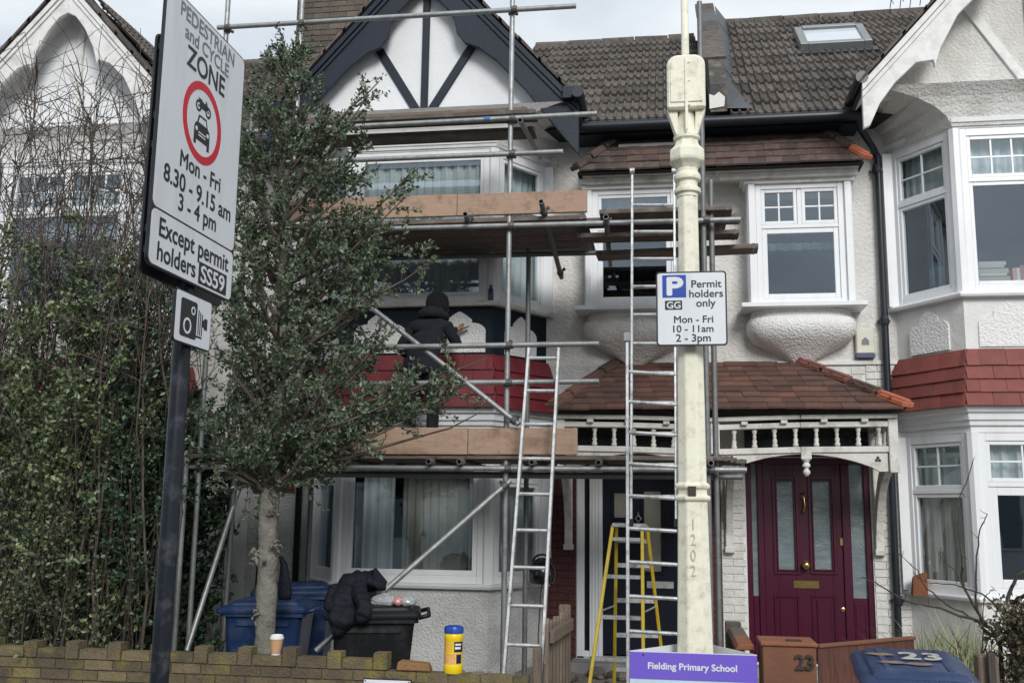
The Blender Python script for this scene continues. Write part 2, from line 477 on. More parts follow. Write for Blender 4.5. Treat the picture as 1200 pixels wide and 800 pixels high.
def thing(name, label, cat, loc=(0, 0, 0), group=None):
    o = bpy.data.objects.new(name, None)
    o.empty_display_size = 0.2
    COL.objects.link(o)
    o.location = loc
    tag(o, label, cat, group)
    return o


def tag(o, label, cat, group=None):
    o['label'] = label
    o['category'] = cat
    if group:
        o['group'] = group
    return o


def structure(o):
    o['kind'] = 'structure'
    return o


def shared(name, me, parent, M):
    """object with shared mesh at world matrix M"""
    o = bpy.data.objects.new(name, me)
    COL.objects.link(o)
    o.parent = parent
    off = wpos(parent) if parent else V(0, 0, 0)
    o.matrix_basis = Matrix.Translation(-off) @ M
    return o


def basis(o, ax, ay, az):
    return Matrix(((ax.x, ay.x, az.x, o.x), (ax.y, ay.y, az.y, o.y), (ax.z, ay.z, az.z, o.z), (0, 0, 0, 1)))


def raw_mesh(name, mb, m, smooth=False):
    o = mb.build(name, m)
    me = o.data
    bpy.data.objects.remove(o)
    if smooth:
        me.polygons.foreach_set('use_smooth', [True] * len(me.polygons))
    return me


# text -> flat mesh lettering, one object per word
def lettering(txt, size, M, m, parent, align='CENTER', bold=0.0, ext=0.0006, name='lettering', sx=1.0, fit=None, vc=False):
    c = bpy.data.curves.new('txt', 'FONT')
    c.body = txt
    c.size = size
    c.align_x = align
    c.align_y = 'CENTER'
    c.extrude = ext
    c.resolution_u = 6
    o = bpy.data.objects.new('txt', c)
    COL.objects.link(o)
    dg = bpy.context.evaluated_depsgraph_get()
    me = bpy.data.meshes.new_from_object(o.evaluated_get(dg))
    bpy.data.objects.remove(o)
    bpy.data.curves.remove(c)
    co = [v.co.copy() for v in me.vertices]
    polys = [tuple(p.vertices) for p in me.polygons]
    bpy.data.meshes.remove(me)
    xs, ys = [v.x for v in co], [v.y for v in co]
    k = 1.0
    if fit:
        k = fit / (max(xs) - min(xs))
        cx, cy = (max(xs) + min(xs)) / 2, (max(ys) + min(ys)) / 2 if vc else 0.0
        co = [V((v.x - cx) * k, (v.y - cy) * k * sx, v.z) for v in co]
    else:
        co = [V(v.x * sx, v.y, v.z) for v in co]
    # cluster polygons into words by horizontal gaps
    spans = sorted((min(co[q].x for q in p), max(co[q].x for q in p), p) for p in polys)
    words, right = [], None
    for a, b, p in spans:
        if right is None or a - right > 0.17 * size * k:
            words.append([])
            right = b
        words[-1].append(p)
        right = max(right, b)
    off = wpos(parent)
    T = Matrix.Translation(-off) @ M
    vx, vy, vn = M.col[0].xyz.normalized(), M.col[1].xyz.normalized(), M.col[2].xyz.normalized()
    last = None
    for wd in words:
        used = sorted({q for p in wd for q in p})
        ix = {q: n_ for n_, q in enumerate(used)}
        bv = [T @ co[q] for q in used]
        bf = [tuple(ix[q] for q in p) for p in wd]
        vv_, ff_ = [], []
        for q_, (dx_, dy_) in enumerate(((0, 0), (-1, 0), (1, 0), (0, 1), (0, -1), (.7, .7), (-.7, .7), (.7, -.7), (-.7, -.7)) if bold > 0 else ((0, 0),)):
            # heavier strokes: the glyphs doubled a hair sideways and up
            o_ = vx * (dx_ * bold * k) + vy * (dy_ * bold * k) + vn * (.00004 * q_)
            ff_ += [tuple(i_ + len(vv_) for i_ in f_) for f_ in bf]
            vv_ += [b_ + o_ for b_ in bv]
        me = bpy.data.meshes.new(name)
        me.from_pydata(vv_, [], ff_)
        me.materials.append(MAT[m])
        last = bpy.data.objects.new(name, me)
        COL.objects.link(last)
        last.parent = parent
    return last


# tiles ------------------------------------------------------------
def plain_tile_mesh(m, length, thick):
    mb = MB()
    # unit width in x, slightly cambered, y up the slope
    n = 2
    pts = []
    for yy in (0, length):
        for zz in (0, thick):
            for k in range(n + 1):
                x = k / n - 0.5
                pts.append((x * 0.985, yy, zz + 0.006 * (0.25 - x * x)))
    def i(y, z, k): return (y * 2 + z) * (n + 1) + k
    fs = []
    for k in range(n):
        fs += [(i(0, 1, k), i(0, 1, k + 1), i(1, 1, k + 1), i(1, 1, k)), (i(0, 0, k), i(1, 0, k), i(1, 0, k + 1), i(0, 0, k + 1)),
               (i(0, 0, k), i(0, 0, k + 1), i(0, 1, k + 1), i(0, 1, k))]
    fs += [(i(0, 0, 0), i(0, 1, 0), i(1, 1, 0), i(1, 0, 0)), (i(0, 0, n), i(1, 0, n), i(1, 1, n), i(0, 1, n))]
    mb.add(pts, fs)
    return raw_mesh('roof_tile', mb, m)


def roman_tile_mesh(m, width, length, thick=0.032, rolls=2):
    mb = MB()
    n = 6 * rolls
    pts = []
    for yy in (0, length):
        for zz in (0, 1):
            for k in range(n + 1):
                t = k / n
                h = 0.032 * max(0, math.sin(2 * math.pi * (t * rolls + 0.15))) ** 0.8
                pts.append(((t - 0.5) * width * 1.0, yy, h + thick * zz))
    def i(y, z, k): return (y * 2 + z) * (n + 1) + k
    fs = []
    for k in range(n):
        fs += [(i(0, 1, k), i(0, 1, k + 1), i(1, 1, k + 1), i(1, 1, k)), (i(0, 0, k), i(0, 0, k + 1), i(0, 1, k + 1), i(0, 1, k))]
    mb.add(pts, fs)
    return raw_mesh('roof_tile', mb, m)


def tile_slope(parent, A, B, C, D, rows, tw, me, over=0.012, tilt=0.05, jit=0.004, stagger=True, name='roof_tile', scale_x=True, lift=0.012):
    """A,B eave left/right, C,D top right/left"""
    A, B, C, D = map(Vector, (A, B, C, D))
    ax = (B - A).normalized()
    ay = ((D + C) / 2 - (A + B) / 2)
    ay = (ay - ax * ay.dot(ax))
    H = ay.length
    ay.normalize()
    az = ax.cross(ay)
    ay2 = (ay - az * tilt).normalized()
    az2 = ax.cross(ay2)
    x0A, x1B = 0.0, (B - A).dot(ax)
    x0D, x1C = (D - A).dot(ax), (C - A).dot(ax)
    for r in range(rows):
        t0 = r / rows
        tm = (r + 0.35) / rows
        l = x0A + (x0D - x0A) * tm
        rr = x1B + (x1C - x1B) * tm
        x = l - (tw * 0.5 if (stagger and r % 2) else 0)
        while x < rr - 0.01:
            a, b = max(x, l), min(x + tw, rr)
            x += tw
            if b - a < 0.02:
                continue
            o = A + ax * ((a + b) / 2) + ay * (t0 * H) + az * (over + random.uniform(-jit, jit) + lift) + ay * random.uniform(-jit, jit)
            ang = random.uniform(-1, 1) * jit * 1.5
            axx = (ax + ay * ang).normalized()
            sx = (b - a) if scale_x else 1.0
            if not scale_x and (b - a) < tw * 0.6:
                sx = (b - a) / tw
            shared(name, me, parent, basis(o, axx * sx, ay2, az2))


def brick_wall(parent, x0, x1, z0, z1, yf, m, course=0.075, length=0.225, depth=0.1025, proud=0.0, name='brick', joint=0.010):
    mb = MB()
    mb.box(-0.5, 0, 0, 0.5, depth, course - joint)
    key = (m, course, depth)
    me = _bm.get(key)
    if me is None:
        me = raw_mesh('brick', mb, m)
        _bm[key] = me
    r = 0
    z = z0
    cnt = 0
    while z + course * 0.6 < z1:
        x = x0 - (length / 2 if r % 2 else 0)
        while x < x1 - 0.02:
            a, b = max(x, x0), min(x + length, x1)
            x += length
            if b - a < 0.03:
                continue
            M = basis(V((a + b) / 2, yf - proud + random.uniform(-.002, .002), z + joint / 2), V(b - a - joint, 0, 0), V(0, 1, 0), Z)
            shared(name, me, parent, M)
            cnt += 1
        z += course
        r += 1
    return cnt


_bm = {}


def wall_with_holes(mb, x0, x1, z0, z1, holes, y0, y1):
    xs = sorted({x0, x1, *[h[0] for h in holes], *[h[1] for h in holes]})
    zs = sorted({z0, z1, *[h[2] for h in holes], *[h[3] for h in holes]})
    xs = [x for x in xs if x0 <= x <= x1]
    zs = [q for q in zs if z0 <= q <= z1]
    for i in range(len(xs) - 1):
        j = 0
        while j < len(zs) - 1:
            cx = (xs[i] + xs[i + 1]) / 2
            def solid(jj):
                cz = (zs[jj] + zs[jj + 1]) / 2
                return not any(h[0] < cx < h[1] and h[2] < cz < h[3] for h in holes)
            if solid(j):
                k = j
                while k + 1 < len(zs) - 1 and solid(k + 1):
                    k += 1
                mb.box(xs[i], y0, zs[j], xs[i + 1], y1, zs[k + 1])
                j = k + 1
            else:
                j += 1


def leaf_mesh(name, cen, dirs, size, m, parent, wratio=0.28, fold=0.35, curl=0.15):
    """cen Nx3, dirs Nx3 (leaf axis), random roll"""
    n = len(cen)
    cen = np.asarray(cen, float) - np.array(wpos(parent))
    d = np.asarray(dirs, float)
    d /= np.linalg.norm(d, axis=1, keepdims=True) + 1e-9
    rv = rng.normal(size=(n, 3))
    a = np.cross(d, rv)
    a /= np.linalg.norm(a, axis=1, keepdims=True) + 1e-9
    b = np.cross(d, a)
    s = (size * rng.uniform(0.65, 1.3, n))[:, None]
    w = s * wratio
    v0 = cen
    v1 = cen + d * s * 0.45 + a * w + b * w * fold
    v2 = cen + d * s - b * s * curl
    v3 = cen + d * s * 0.45 - a * w + b * w * fold
    vv = np.stack([v0, v1, v2, v3], 1).reshape(-1, 3)
    idx = np.arange(n)[:, None] * 4
    tri = np.concatenate([idx + [0, 1, 2], idx + [0, 2, 3]], 1).reshape(-1)
    me = bpy.data.meshes.new(name)
    me.vertices.add(n * 4)
    me.vertices.foreach_set('co', vv.astype(np.float32).ravel())
    me.loops.add(n * 6)
    me.loops.foreach_set('vertex_index', tri.astype(np.int32))
    me.polygons.add(n * 2)
    me.polygons.foreach_set('loop_start', np.arange(0, n * 6, 3, dtype=np.int32))
    me.polygons.foreach_set('loop_total', np.full(n * 2, 3, dtype=np.int32))
    me.materials.append(MAT[m])
    me.update(calc_edges=True)
    me.validate()
    o = bpy.data.objects.new(name, me)
    COL.objects.link(o)
    o.parent = parent
    return o
# ------------------------------------------------------------------ the setting: ground, pavement, road
FW = 10.6          # plane of the terrace's front wall


def pr(px0, py0, px1, py1, Y):
    a, b, c, d = P(px0, py0, Y), P(px1, py0, Y), P(px0, py1, Y), P(px1, py1, Y)
    return (a.x + c.x) / 2, (b.x + d.x) / 2, (c.z + d.z) / 2, (a.z + b.z) / 2


def sheet(name, x0, x1, y0, y1, zf, nx, ny, m):
    mb = MB()
    pts = [(x0 + (x1 - x0) * i / nx, y0 + (y1 - y0) * j / ny, 0) for j in range(ny + 1) for i in range(nx + 1)]
    pts = [(x, y, zf(x, y)) for x, y, _ in pts]
    mb.add(pts, [(j * (nx + 1) + i, j * (nx + 1) + i + 1, (j + 1) * (nx + 1) + i + 1, (j + 1) * (nx + 1) + i) for j in range(ny) for i in range(nx)])
    return structure(mb.build(name, m, smooth=True))


def garden_z(x, y):
    t = min(1, max(0, (y - 8.5) / 1.9))
    return 0.02 + 0.31 * t + 0.02 * mnoise.noise(V(x * 1.7, y * 1.7, 0))


sheet('ground', -300, 300, -300, 300, lambda x, y: -0.16, 4, 4, 'asphalt')
sheet('road', -120, 120, -3.2, 3.6, lambda x, y: -0.12, 2, 2, 'asphalt')
mb = MB(); mb.box(-120, 3.6, -0.3, 120, 3.75, 0.0)
structure(mb.build('kerb', 'kerb_stone', bevel=0.01))
sheet('pavement', -120, 120, 3.75, 7.2, lambda x, y: 0.0, 2, 2, 'paving')
sheet('garden_ground', -12, 9, 7.2, 10.7, garden_z, 60, 20, 'earth')
mb = MB(); mb.box(-120, -3.35, -0.3, 120, -3.2, 0.0)
structure(mb.build('kerb', 'kerb_stone', bevel=0.01))
sheet('pavement', -120, 120, -6.0, -3.35, lambda x, y: 0.0, 2, 2, 'paving')


# ------------------------------------------------------------------ windows
def window(parent, pA, pB, z0, z1, cells, fm='upvc', t=0.055, depth=0.075, curtain=None, pane='glass', inset=0.0, name='window'):
    """cells: (fx0,fx1,fz0,fz1,(nx,nz)) in fractions of the clear opening; each one is a sash with a pane"""
    a, b = Vector((pA[0], pA[1])), Vector((pB[0], pB[1]))
    u2 = (b - a)
    wdt = u2.length
    u2 /= wdt
    u = V(u2.x, u2.y, 0)
    inn = V(-u2.y, u2.x, 0)
    M = basis(V(a.x, a.y, z0) + inn * inset, u, inn, Z)
    h = z1 - z0
    mb = MB(M)
    mb.box(0, 0, 0, t, depth, h)
    mb.box(wdt - t, 0, 0, wdt, depth, h)
    mb.box(t, 0.002, 0, wdt - t, depth, t)
    mb.box(t, 0.002, h - t, wdt - t, depth, h)
    W, Hh = wdt - 2 * t, h - 2 * t
    # mullions / transoms between cells
    xs = sorted({c[0] for c in cells} | {c[1] for c in cells})
    zs = sorted({c[2] for c in cells} | {c[3] for c in cells})
    for zc in zs[1:-1]:
        mb.box(t, 0.004, t + zc * Hh - 0.022, wdt - t, depth, t + zc * Hh + 0.022)
    for c in cells:
        if c[0] > 0.001:
            x = t + c[0] * W
            mb.box(x - 0.022, 0.006, t + c[2] * Hh + 0.01, x + 0.022, depth, t + c[3] * Hh - 0.01)
    wo = mb.build(name, fm, parent, bevel=0.004)
    for c in cells:
        x0, x1 = t + c[0] * W + (0.024 if c[0] > 0.001 else 0.001), t + c[1] * W - (0.024 if c[1] < 0.999 else 0.001)
        q0, q1 = t + c[2] * Hh + (0.024 if c[2] > 0.001 else 0.001), t + c[3] * Hh - (0.024 if c[3] < 0.999 else 0.001)
        s = c[5] if len(c) > 5 else 0.035
        mb = MB(M)
        mb.box(x0, 0.012, q0, x0 + s, depth - 0.01, q1)
        mb.box(x1 - s, 0.012, q0, x1, depth - 0.01, q1)
        mb.box(x0 + s, 0.014, q0, x1 - s, depth - 0.01, q0 + s)
        mb.box(x0 + s, 0.014, q1 - s, x1 - s, depth - 0.01, q1)
        mb.build('sash', fm, wo, bevel=0.004)
        nx, nz = c[4]
        mb = MB(M)
        mb.add([(x0 + s - .003, 0.035, q0 + s - .003), (x1 - s + .003, 0.035, q0 + s - .003), (x1 - s + .003, 0.035, q1 - s + .003), (x0 + s - .003, 0.035, q1 - s + .003)], [(0, 1, 2, 3)])
        if nx * nz > 1:
            gw = (x1 - x0 - 2 * s)
            gh = (q1 - q0 - 2 * s)
            for i in range(nx):
                for j in range(nz):
                    mb = MB(M)
                    xa, za = x0 + s + gw * i / nx, q0 + s + gh * j / nz
                    mb.add([(xa, 0.035, za), (xa + gw / nx, 0.035, za), (xa + gw / nx, 0.035, za + gh / nz), (xa, 0.035, za + gh / nz)], [(0, 1, 2, 3)])
                    mb.build('pane', pane, wo)
            for i in range(1, nx):
                mb = MB(M)
                xa = x0 + s + gw * i / nx
                mb.box(xa - 0.008, 0.026, q0 + s, xa + 0.008, 0.044, q1 - s)
                mb.build('glazing_bar', fm, wo)
            for j in range(1, nz):
                mb = MB(M)
                za = q0 + s + gh * j / nz
                mb.box(x0 + s, 0.028, za - 0.008, x1 - s, 0.042, za + 0.008)
                mb.build('glazing_bar', fm, wo)
        else:
            mb.build('pane', pane, wo)
    for cu in (curtain or []):
        cx0, cx1, cz0, cz1, cm = cu[:5]
        cd = cu[5] if len(cu) > 5 else 0.16
        n = max(8, int((cx1 - cx0) * wdt / 0.012))
        mb = MB(M)
        top, bot = [], []
        for k in range(n + 1):
            x = (cx0 + (cx1 - cx0) * k / n) * wdt
            wv = 0.018 * math.sin(x * 62 + 2 * math.sin(x * 9)) + 0.008 * math.sin(x * 147)
            top.append((x, cd + wv * 0.7, cz1 * h))
            bot.append((x + 0.004 * math.sin(x * 40), cd + wv * 1.2, cz0 * h))
        mb.loft([bot, top], cap=False, closed=False)
        mb.build('curtain', cm, wo, smooth=True)
    return wo


# ------------------------------------------------------------------ bay geometry
BW, BF, BY = 1.26, 0.78, 9.9


def plan(xc, d=0.0, back=FW):
    sx, sy = (BW - BF), (BY - FW)
    l = math.hypot(sx, sy)
    nx, ny = sy / l, -sx / l            # outward normal of the left facet (points -x, -y)
    k = nx * (-BW) + ny * FW + d
    def at(y): return (k - ny * y) / nx
    y1 = BY - d
    x1, x0 = at(y1), at(FW)
    return [(xc + x0, back), (xc + x1, y1), (xc - x1, y1), (xc - x0, back)]


def bay_solid(mb, xc, levels):
    """levels: (z, offset)"""
    mb.loft([[V(x, y, z) for x, y in plan(xc, d, FW + 0.03)] for z, d in levels], True)


def ogee_panel(w, h):
    """outline of the scalloped panel, lower left at 0,0"""
    pts = [(0, 0), (w, 0), (w, h * 0.52)]
    for k in range(1, 7):
        t = k / 6 * math.pi / 2
        pts.append((w - 0.26 * w * (1 - math.cos(t)), h * 0.52 + h * 0.20 * math.sin(t)))
    pts.append((w * 0.735, h * 0.80))
    for k in range(1, 8):
        t = k / 7
        pts.append((w * 0.735 - w * 0.235 * t, h * 0.80 + h * 0.20 * (0.8 * math.sin(t * math.pi / 2) + 0.2 * t ** 3)))
    left = [(w - x, y) for x, y in pts[3:-1]][::-1]
    pts += left
    pts.append((0, h * 0.52))
    return pts


tile_red = plain_tile_mesh('red_tile', 0.17, 0.022)
tile_reddark = plain_tile_mesh('red_tile_dark', 0.17, 0.022)
tile_clay = plain_tile_mesh('clay_tile', 0.18, 0.02)
tile_claydark = plain_tile_mesh('clay_tile_dark', 0.18, 0.02)
tile_roman = roman_tile_mesh('roof_tile', 0.26, 0.40, rolls=3)


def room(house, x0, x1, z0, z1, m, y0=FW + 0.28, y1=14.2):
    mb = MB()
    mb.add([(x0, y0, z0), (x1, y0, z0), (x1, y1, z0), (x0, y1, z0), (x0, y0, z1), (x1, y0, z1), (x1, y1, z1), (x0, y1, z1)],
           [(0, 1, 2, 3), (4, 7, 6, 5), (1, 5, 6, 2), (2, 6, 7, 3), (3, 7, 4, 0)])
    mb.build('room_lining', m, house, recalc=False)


def bargeboard_poly(outer_slope, half, widths, flip):
    pts = [(0.0, 0.0), (half, -half * outer_slope)]
    for x, wv in reversed(widths):
        pts.append((x, -x * outer_slope - wv))
    s = -1 if flip else 1
    return [(s * x, z) for x, z in pts]


SCALLOP = [(0, .36), (.10, .30), (.22, .32), (.34, .42), (.40, .56), (.41, .49), (.55, .38), (.74, .36), (.92, .50), (.98, .62), (.99, .54), (1.15, .38), (1.35, .35), (1.5, .39), (1.6, .50), (1.66, .46)]
NAVYSC = [(0, .42), (.28, .42), (.34, .46), (.37, .58), (.46, .60), (.60, .50), (.80, .44), (1.1, .44), (1.35, .50), (1.66, .56)]


hC_ = None


def gable(house, xc, zt, wallm, trim, widths, timber, roof_front=9.62, half=1.66, tiles_right=False):
    sl = 1.1
    ze = zt - half * sl
    # wall of the gable
    mb = MB()
    zb = 5.96
    hw = (zt - 0.12 - zb) / sl
    mb.prism([(-hw, zb), (hw, zb), (0, zt - 0.12)], (xc, 9.94, 0), (1, 0, 0), (0, 0, 1), (0, 0.3, 0))
    g = mb.build('gable_wall', wallm, house)
    tm = MB()
    tm.box(xc - hw + 0.04, 9.885, zb - 0.05, xc + hw - 0.04, 9.99, zb + 0.06)
    tm.build('timber', timber, g, bevel=0.006)
    tm = MB(); tm.box(xc - 0.038, 9.905, zb + 0.062, xc + 0.038, 9.99, zt - 0.35); tm.build('timber', timber, g, bevel=0.005)
    for sgn in ((-1, 1) if house is not hC_ else ()):
        tm = MB()
        tm.beam((xc + sgn * 0.07, 9.955, zb + 0.05), (xc + sgn * 0.62, 9.955, zb + 0.95), 0.09, 0.08, up=(0, -1, 0))
        tm.build('timber', timber, g, bevel=0.005)
    # roof slabs
    rf = MB()
    th = 0.11
    for s in (-1, 1):
        rf.prism([(0, zt), (s * half, ze), (s * half, ze - th), (0, zt - th)], (xc, roof_front + 0.02, 0), (1, 0, 0), (0, 0, 1), (0, 13.0 - roof_front, 0))
    rp_ = rf.build('gable_roof', 'roof_base', house)
    sf = MB()
    for s in (-1, 1):
        sf.prism([(0, zt - th - .002), (s * (half - .01), ze - th - .002 + .011), (s * (half - .01), ze - th - .02), (0, zt - th - .02)], (xc, roof_front + .052, 0), (1, 0, 0), (0, 0, 1), (0, .36, 0))
    sf.build('soffit', trim, house)
    # verge: dark tile edge seen from below, one stack of tile ends per slope
    for s in (-1, 1):
        n = 8
        for k in range(n):
            x0, x1 = half * k / n, half * (k + 1) / n + 0.03
            vm = MB()
            vm.prism([(s * x0, zt + 0.045 - x0 * sl), (s * x1, zt + 0.03 - x1 * sl), (s * x1, zt + 0.0 - x1 * sl), (s * x0, zt + 0.0 - x0 * sl)],
                     (xc, roof_front - 0.06, 0), (1, 0, 0), (0, 0, 1), (0, 0.42, 0))
            vm.build('verge_tile', 'roof_tile', rp_)
    if tiles_right:
        A = V(xc + half, 13.0, ze + .02); B = V(xc + half, roof_front + 0.2, ze + .02)
        C = V(xc, roof_front + 0.2, zt + .02); D = V(xc, 13.0, zt + .02)
        tile_slope(rp_, B, A, D, C, 7, 0.26, tile_roman, stagger=False, scale_x=False)
    for s in (False, True):
        bb = MB()
        bb.prism(bargeboard_poly(sl, half, widths, s), (xc, roof_front, zt - 0.015), (1, 0, 0), (0, 0, 1), (0, 0.05, 0))
        bo = bb.build('bargeboard', trim, house, bevel=0.006)
        mo = MB()
        sg = -1 if s else 1
        for d0, d1, yy in ((0.01, 0.085, 0.035), (0.10, 0.15, 0.02)):
            mo.prism([(0, -d0), (sg * half, -half * sl - d0), (sg * half, -half * sl - d1), (0, -d1)], (xc, roof_front - yy, zt - 0.015), (1, 0, 0), (0, 0, 1), (0, yy + .002, 0))
        mo.build('moulding', trim, bo)
    # cove under the overhang
    cv = MB()
    rings = []
    for z, t in ((5.58, 0.0), (5.68, 0.06), (5.78, 0.22), (5.86, 0.45), (5.92, 0.75), (5.965, 1.0)):
        a = plan(xc, 0.02, FW + 0.03)
        b = [(xc - 1.5, FW + 0.03), (xc - 1.5, 9.72), (xc + 1.5, 9.72), (xc + 1.5, FW + 0.03)]
        rings.append([V(p[0] + (q[0] - p[0]) * t, p[1] + (q[1] - p[1]) * t, z) for p, q in zip(a, b)])
    cv.loft(rings, True)
    cv.build('cove', wallm if wallm != 'render_clean' else 'render_smooth', house)
    for s in (-1, 1):                       # soffit box and gutter along the overhang
        gb = MB()
        gb.box(xc + s * 1.5, 9.66, ze + 0.0, xc + s * 1.6, FW, ze + 0.13) if s > 0 else gb.box(xc - 1.6, 9.66, ze, xc - 1.5, FW, ze + 0.13)
        gb.build('fascia', 'navy_paint' if trim == 'navy_paint' else 'white_paint', house, bevel=0.005)
        gt = MB()
        gt.tube([(xc + s * 1.66, 9.58, ze + 0.03), (xc + s * 1.66, 10.28, ze + 0.03)], 0.06, 12)
        gt.build('gutter', 'black_gutter', house, smooth=True, autos=40)


def bay(house, xc, st):
    gs, gt, us, ut = 1.12, 2.62, 3.92, 5.56
    mb = MB(); bay_solid(mb, xc, [(0.1, 0.0), (gs - 0.02, 0.0)]); mb.build('apron_wall', st['apron'], house)
    mb = MB(); bay_solid(mb, xc, [(gs - 0.02, 0.05), (gs + 0.01, 0.06), (gs + 0.03, 0.045)]); mb.build('window_sill', st['sill'], house, bevel=0.004)
    # fascia with mouldings over the ground floor windows
    mb = MB(); bay_solid(mb, xc, [(gt, 0.005), (gt + 0.06, 0.005), (gt + 0.065, 0.03), (gt + 0.11, 0.035), (gt + 0.115, 0.055), (gt + 0.18, 0.06), (gt + 0.185, 0.085), (gt + 0.25, 0.11)])
    mb.build('fascia', st['fascia'], house, bevel=0.003)
    z0, z1 = gt + 0.25, 3.36
    mb = MB(); bay_solid(mb, xc, [(z0, 0.10), (z1, 0.0)]); sk = mb.build('tile_hanging', 'roof_base', house)
    lo, hi = plan(xc, 0.125), plan(xc, 0.008)
    for i in range(3):
        A = V(*lo[i], z0 - 0.02); B = V(*lo[i + 1], z0 - 0.02); C = V(*hi[i + 1], z1); D = V(*hi[i], z1)
        tile_slope(sk, A, B, C, D, 4, 0.235, st['tile'], over=0.0, tilt=0.13, jit=0.002, lift=0.004)
    mb = MB(); bay_solid(mb, xc, [(z1, 0.0), (us - 0.03, 0.0)]); bd = mb.build('band_wall', st['band'], house)
    pl = plan(xc, 0.0)
    specs = [(0, 0.20, 0.47), (1, 0.12, 0.54), (1, 0.95, 0.54), (2, 0.18, 0.47)]
    for seg, off, wd in specs:
        a, b = V(*pl[seg], 0), V(*pl[seg + 1], 0)
        u = (b - a).normalized()
        inn = V(-u.y, u.x, 0)
        mb = MB()
        mb.prism(ogee_panel(wd, 0.42), a + u * off + V(0, 0, z1 + 0.06) - inn * 0.014, u, Z, inn * 0.05)
        mb.build('panel', st['panel'], bd)
    mb = MB(); bay_solid(mb, xc, [(us - 0.03, 0.07), (us, 0.08), (us + 0.02, 0.065)]); mb.build('window_sill', st['sill2'], house, bevel=0.004)
    mb = MB(); bay_solid(mb, xc, [(ut, 0.004), (ut + 0.05, 0.01), (ut + 0.055, 0.035), (ut + 0.10, 0.04)]); mb.build('fascia', st['fascia2'], house, bevel=0.003)
    for (zb, ze, key) in ((gs + 0.03, gt, 'low'), (us + 0.02, ut, 'high')):
        for i in range(3):
            pa, pb = Vector(pl[i]), Vector(pl[i + 1])
            u = (pb - pa).normalized()
            pa2, pb2 = pa + u * 0.045, pb - u * 0.045
            window(house, pa2, pb2, zb, ze, st[key][i][0], fm=st['frame'], curtain=st[key][i][1], t=0.075)
        # corner posts
        for i in (1, 2):
            mb = MB()
            c = plan(xc, -0.035)[i]
            co = plan(xc, 0.012)[i]
            c2 = plan(xc, -0.06)[i]
            mb.lathe([(0.062, zb), (0.062, ze)], V(c[0], c[1], 0), 8, rot=R(22.5))
            mb.build('corner_post', st['frame'], house)
        for i in (0, 3):
            mb = MB()
            c = pl[i]
            mb.box(c[0] - 0.05, FW - 0.06, zb, c[0] + 0.05, FW + 0.02, ze)
            mb.build('corner_post', st['frame'], house)


def house_body(house, xl, xr, holes, upper, lower, ridge_z, ztop=5.86, split=3.38):
    mb = MB(); wall_with_holes(mb, xl, xr, split, ztop, holes, FW, FW + 0.26); mb.build('wall', upper, house)
    mb = MB(); wall_with_holes(mb, xl, xr, 0.1, split, holes, FW, FW + 0.26); mb.build('wall', lower, house)
    mb = MB()
    mb.prism([(10.22, 5.86), (13.0, ridge_z), (15.8, 5.86)], (xl, 0, 0), (0, 1, 0), (0, 0, 1), (xr - xl, 0, 0))
    rf = mb.build('roof', 'roof_base', house)
    mb = MB(); mb.box(xl, 15.4, 0.1, xr, 15.6, 5.9)
    mb.build('rear_wall', upper, house)
    return rf


# window layouts: each entry (cells, curtains) for left facet, front, right facet
plain_side = [(0, 1, 0, 0.70, (1, 1)), (0, 1, 0.70, 1, (1, 1))]
bars_side = [(0, 1, 0, 0.655, (1, 1)), (0, 1, 0.655, 1, (2, 2))]
bars_front = [(0, 1, 0, 0.70, (1, 1)), (0, 0.5, 0.70, 1, (3, 2)), (0.5, 1, 0.70, 1, (3, 2))]
bars_front_low = [(0, 0.5, 0.70, 1, (2, 2)), (0.5, 1, 0.70, 1, (2, 2)), (0, 1, 0, 0.70, (1, 1), 0.075)]

# ------------------------------------------------------------------ house under repair (scaffolded)
A_XC, B_XC, C_XC = -2.53, 3.53, -6.55
hA = thing('terraced_house', 'terraced house under repair behind scaffolding, with navy trimmed gable and navy front door', 'house', (A_XC, FW, 0.1), 'terraced houses of the row')
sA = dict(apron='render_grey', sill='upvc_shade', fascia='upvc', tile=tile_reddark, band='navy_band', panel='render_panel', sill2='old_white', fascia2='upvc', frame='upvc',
          low=[(plain_side, [(0.0, 1.0, 0.05, 1, 'curtain_grey')]), ([(0, 1, 0, 1, (1, 1), .05)], [(0.05, 0.28, 0.03, 1, 'curtain_white', .55), (0.30, 0.80, 0.03, 1, 'curtain_beige', .75), (0.82, 0.96, 0.03, 1, 'curtain_white', .55)]), (plain_side, [(0.1, 1, 0.03, 1, 'curtain_grey')])],
          high=[(plain_side, [(0, 1, 0, 1, 'curtain_white')]), ([(0, 1, 0, 1, (1, 1))], [(0.04, 0.96, 0.50, 0.98, 'curtain_white', .10), (0.04, 0.96, 0.0, 0.48, 'curtain_grey', 0.22)]), (plain_side, [(0, 1, 0, 1, 'curtain_white')])])
bay(hA, A_XC, sA)
holesA = [(A_XC - 1.12, A_XC + 1.12, 0.6, 5.7), (-0.96, 0.25, 0.42, 2.42), (-0.78, 0.10, 3.98, 5.2)]
rfA = house_body(hA, -4.54, 0.5, holesA, 'render_white', 'render_grey', 8.12)
gable(hA, A_XC, 7.80, 'render_clean', 'navy_paint', NAVYSC, 'navy_paint', roof_front=9.76)
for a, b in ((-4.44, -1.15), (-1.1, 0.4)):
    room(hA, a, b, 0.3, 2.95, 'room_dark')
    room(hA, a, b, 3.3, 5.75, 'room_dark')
hB = thing('terraced_house', 'white terraced house with burgundy front door, red tiled bay and rooflight', 'house', (B_XC, FW, 0.1), 'terraced houses of the row')
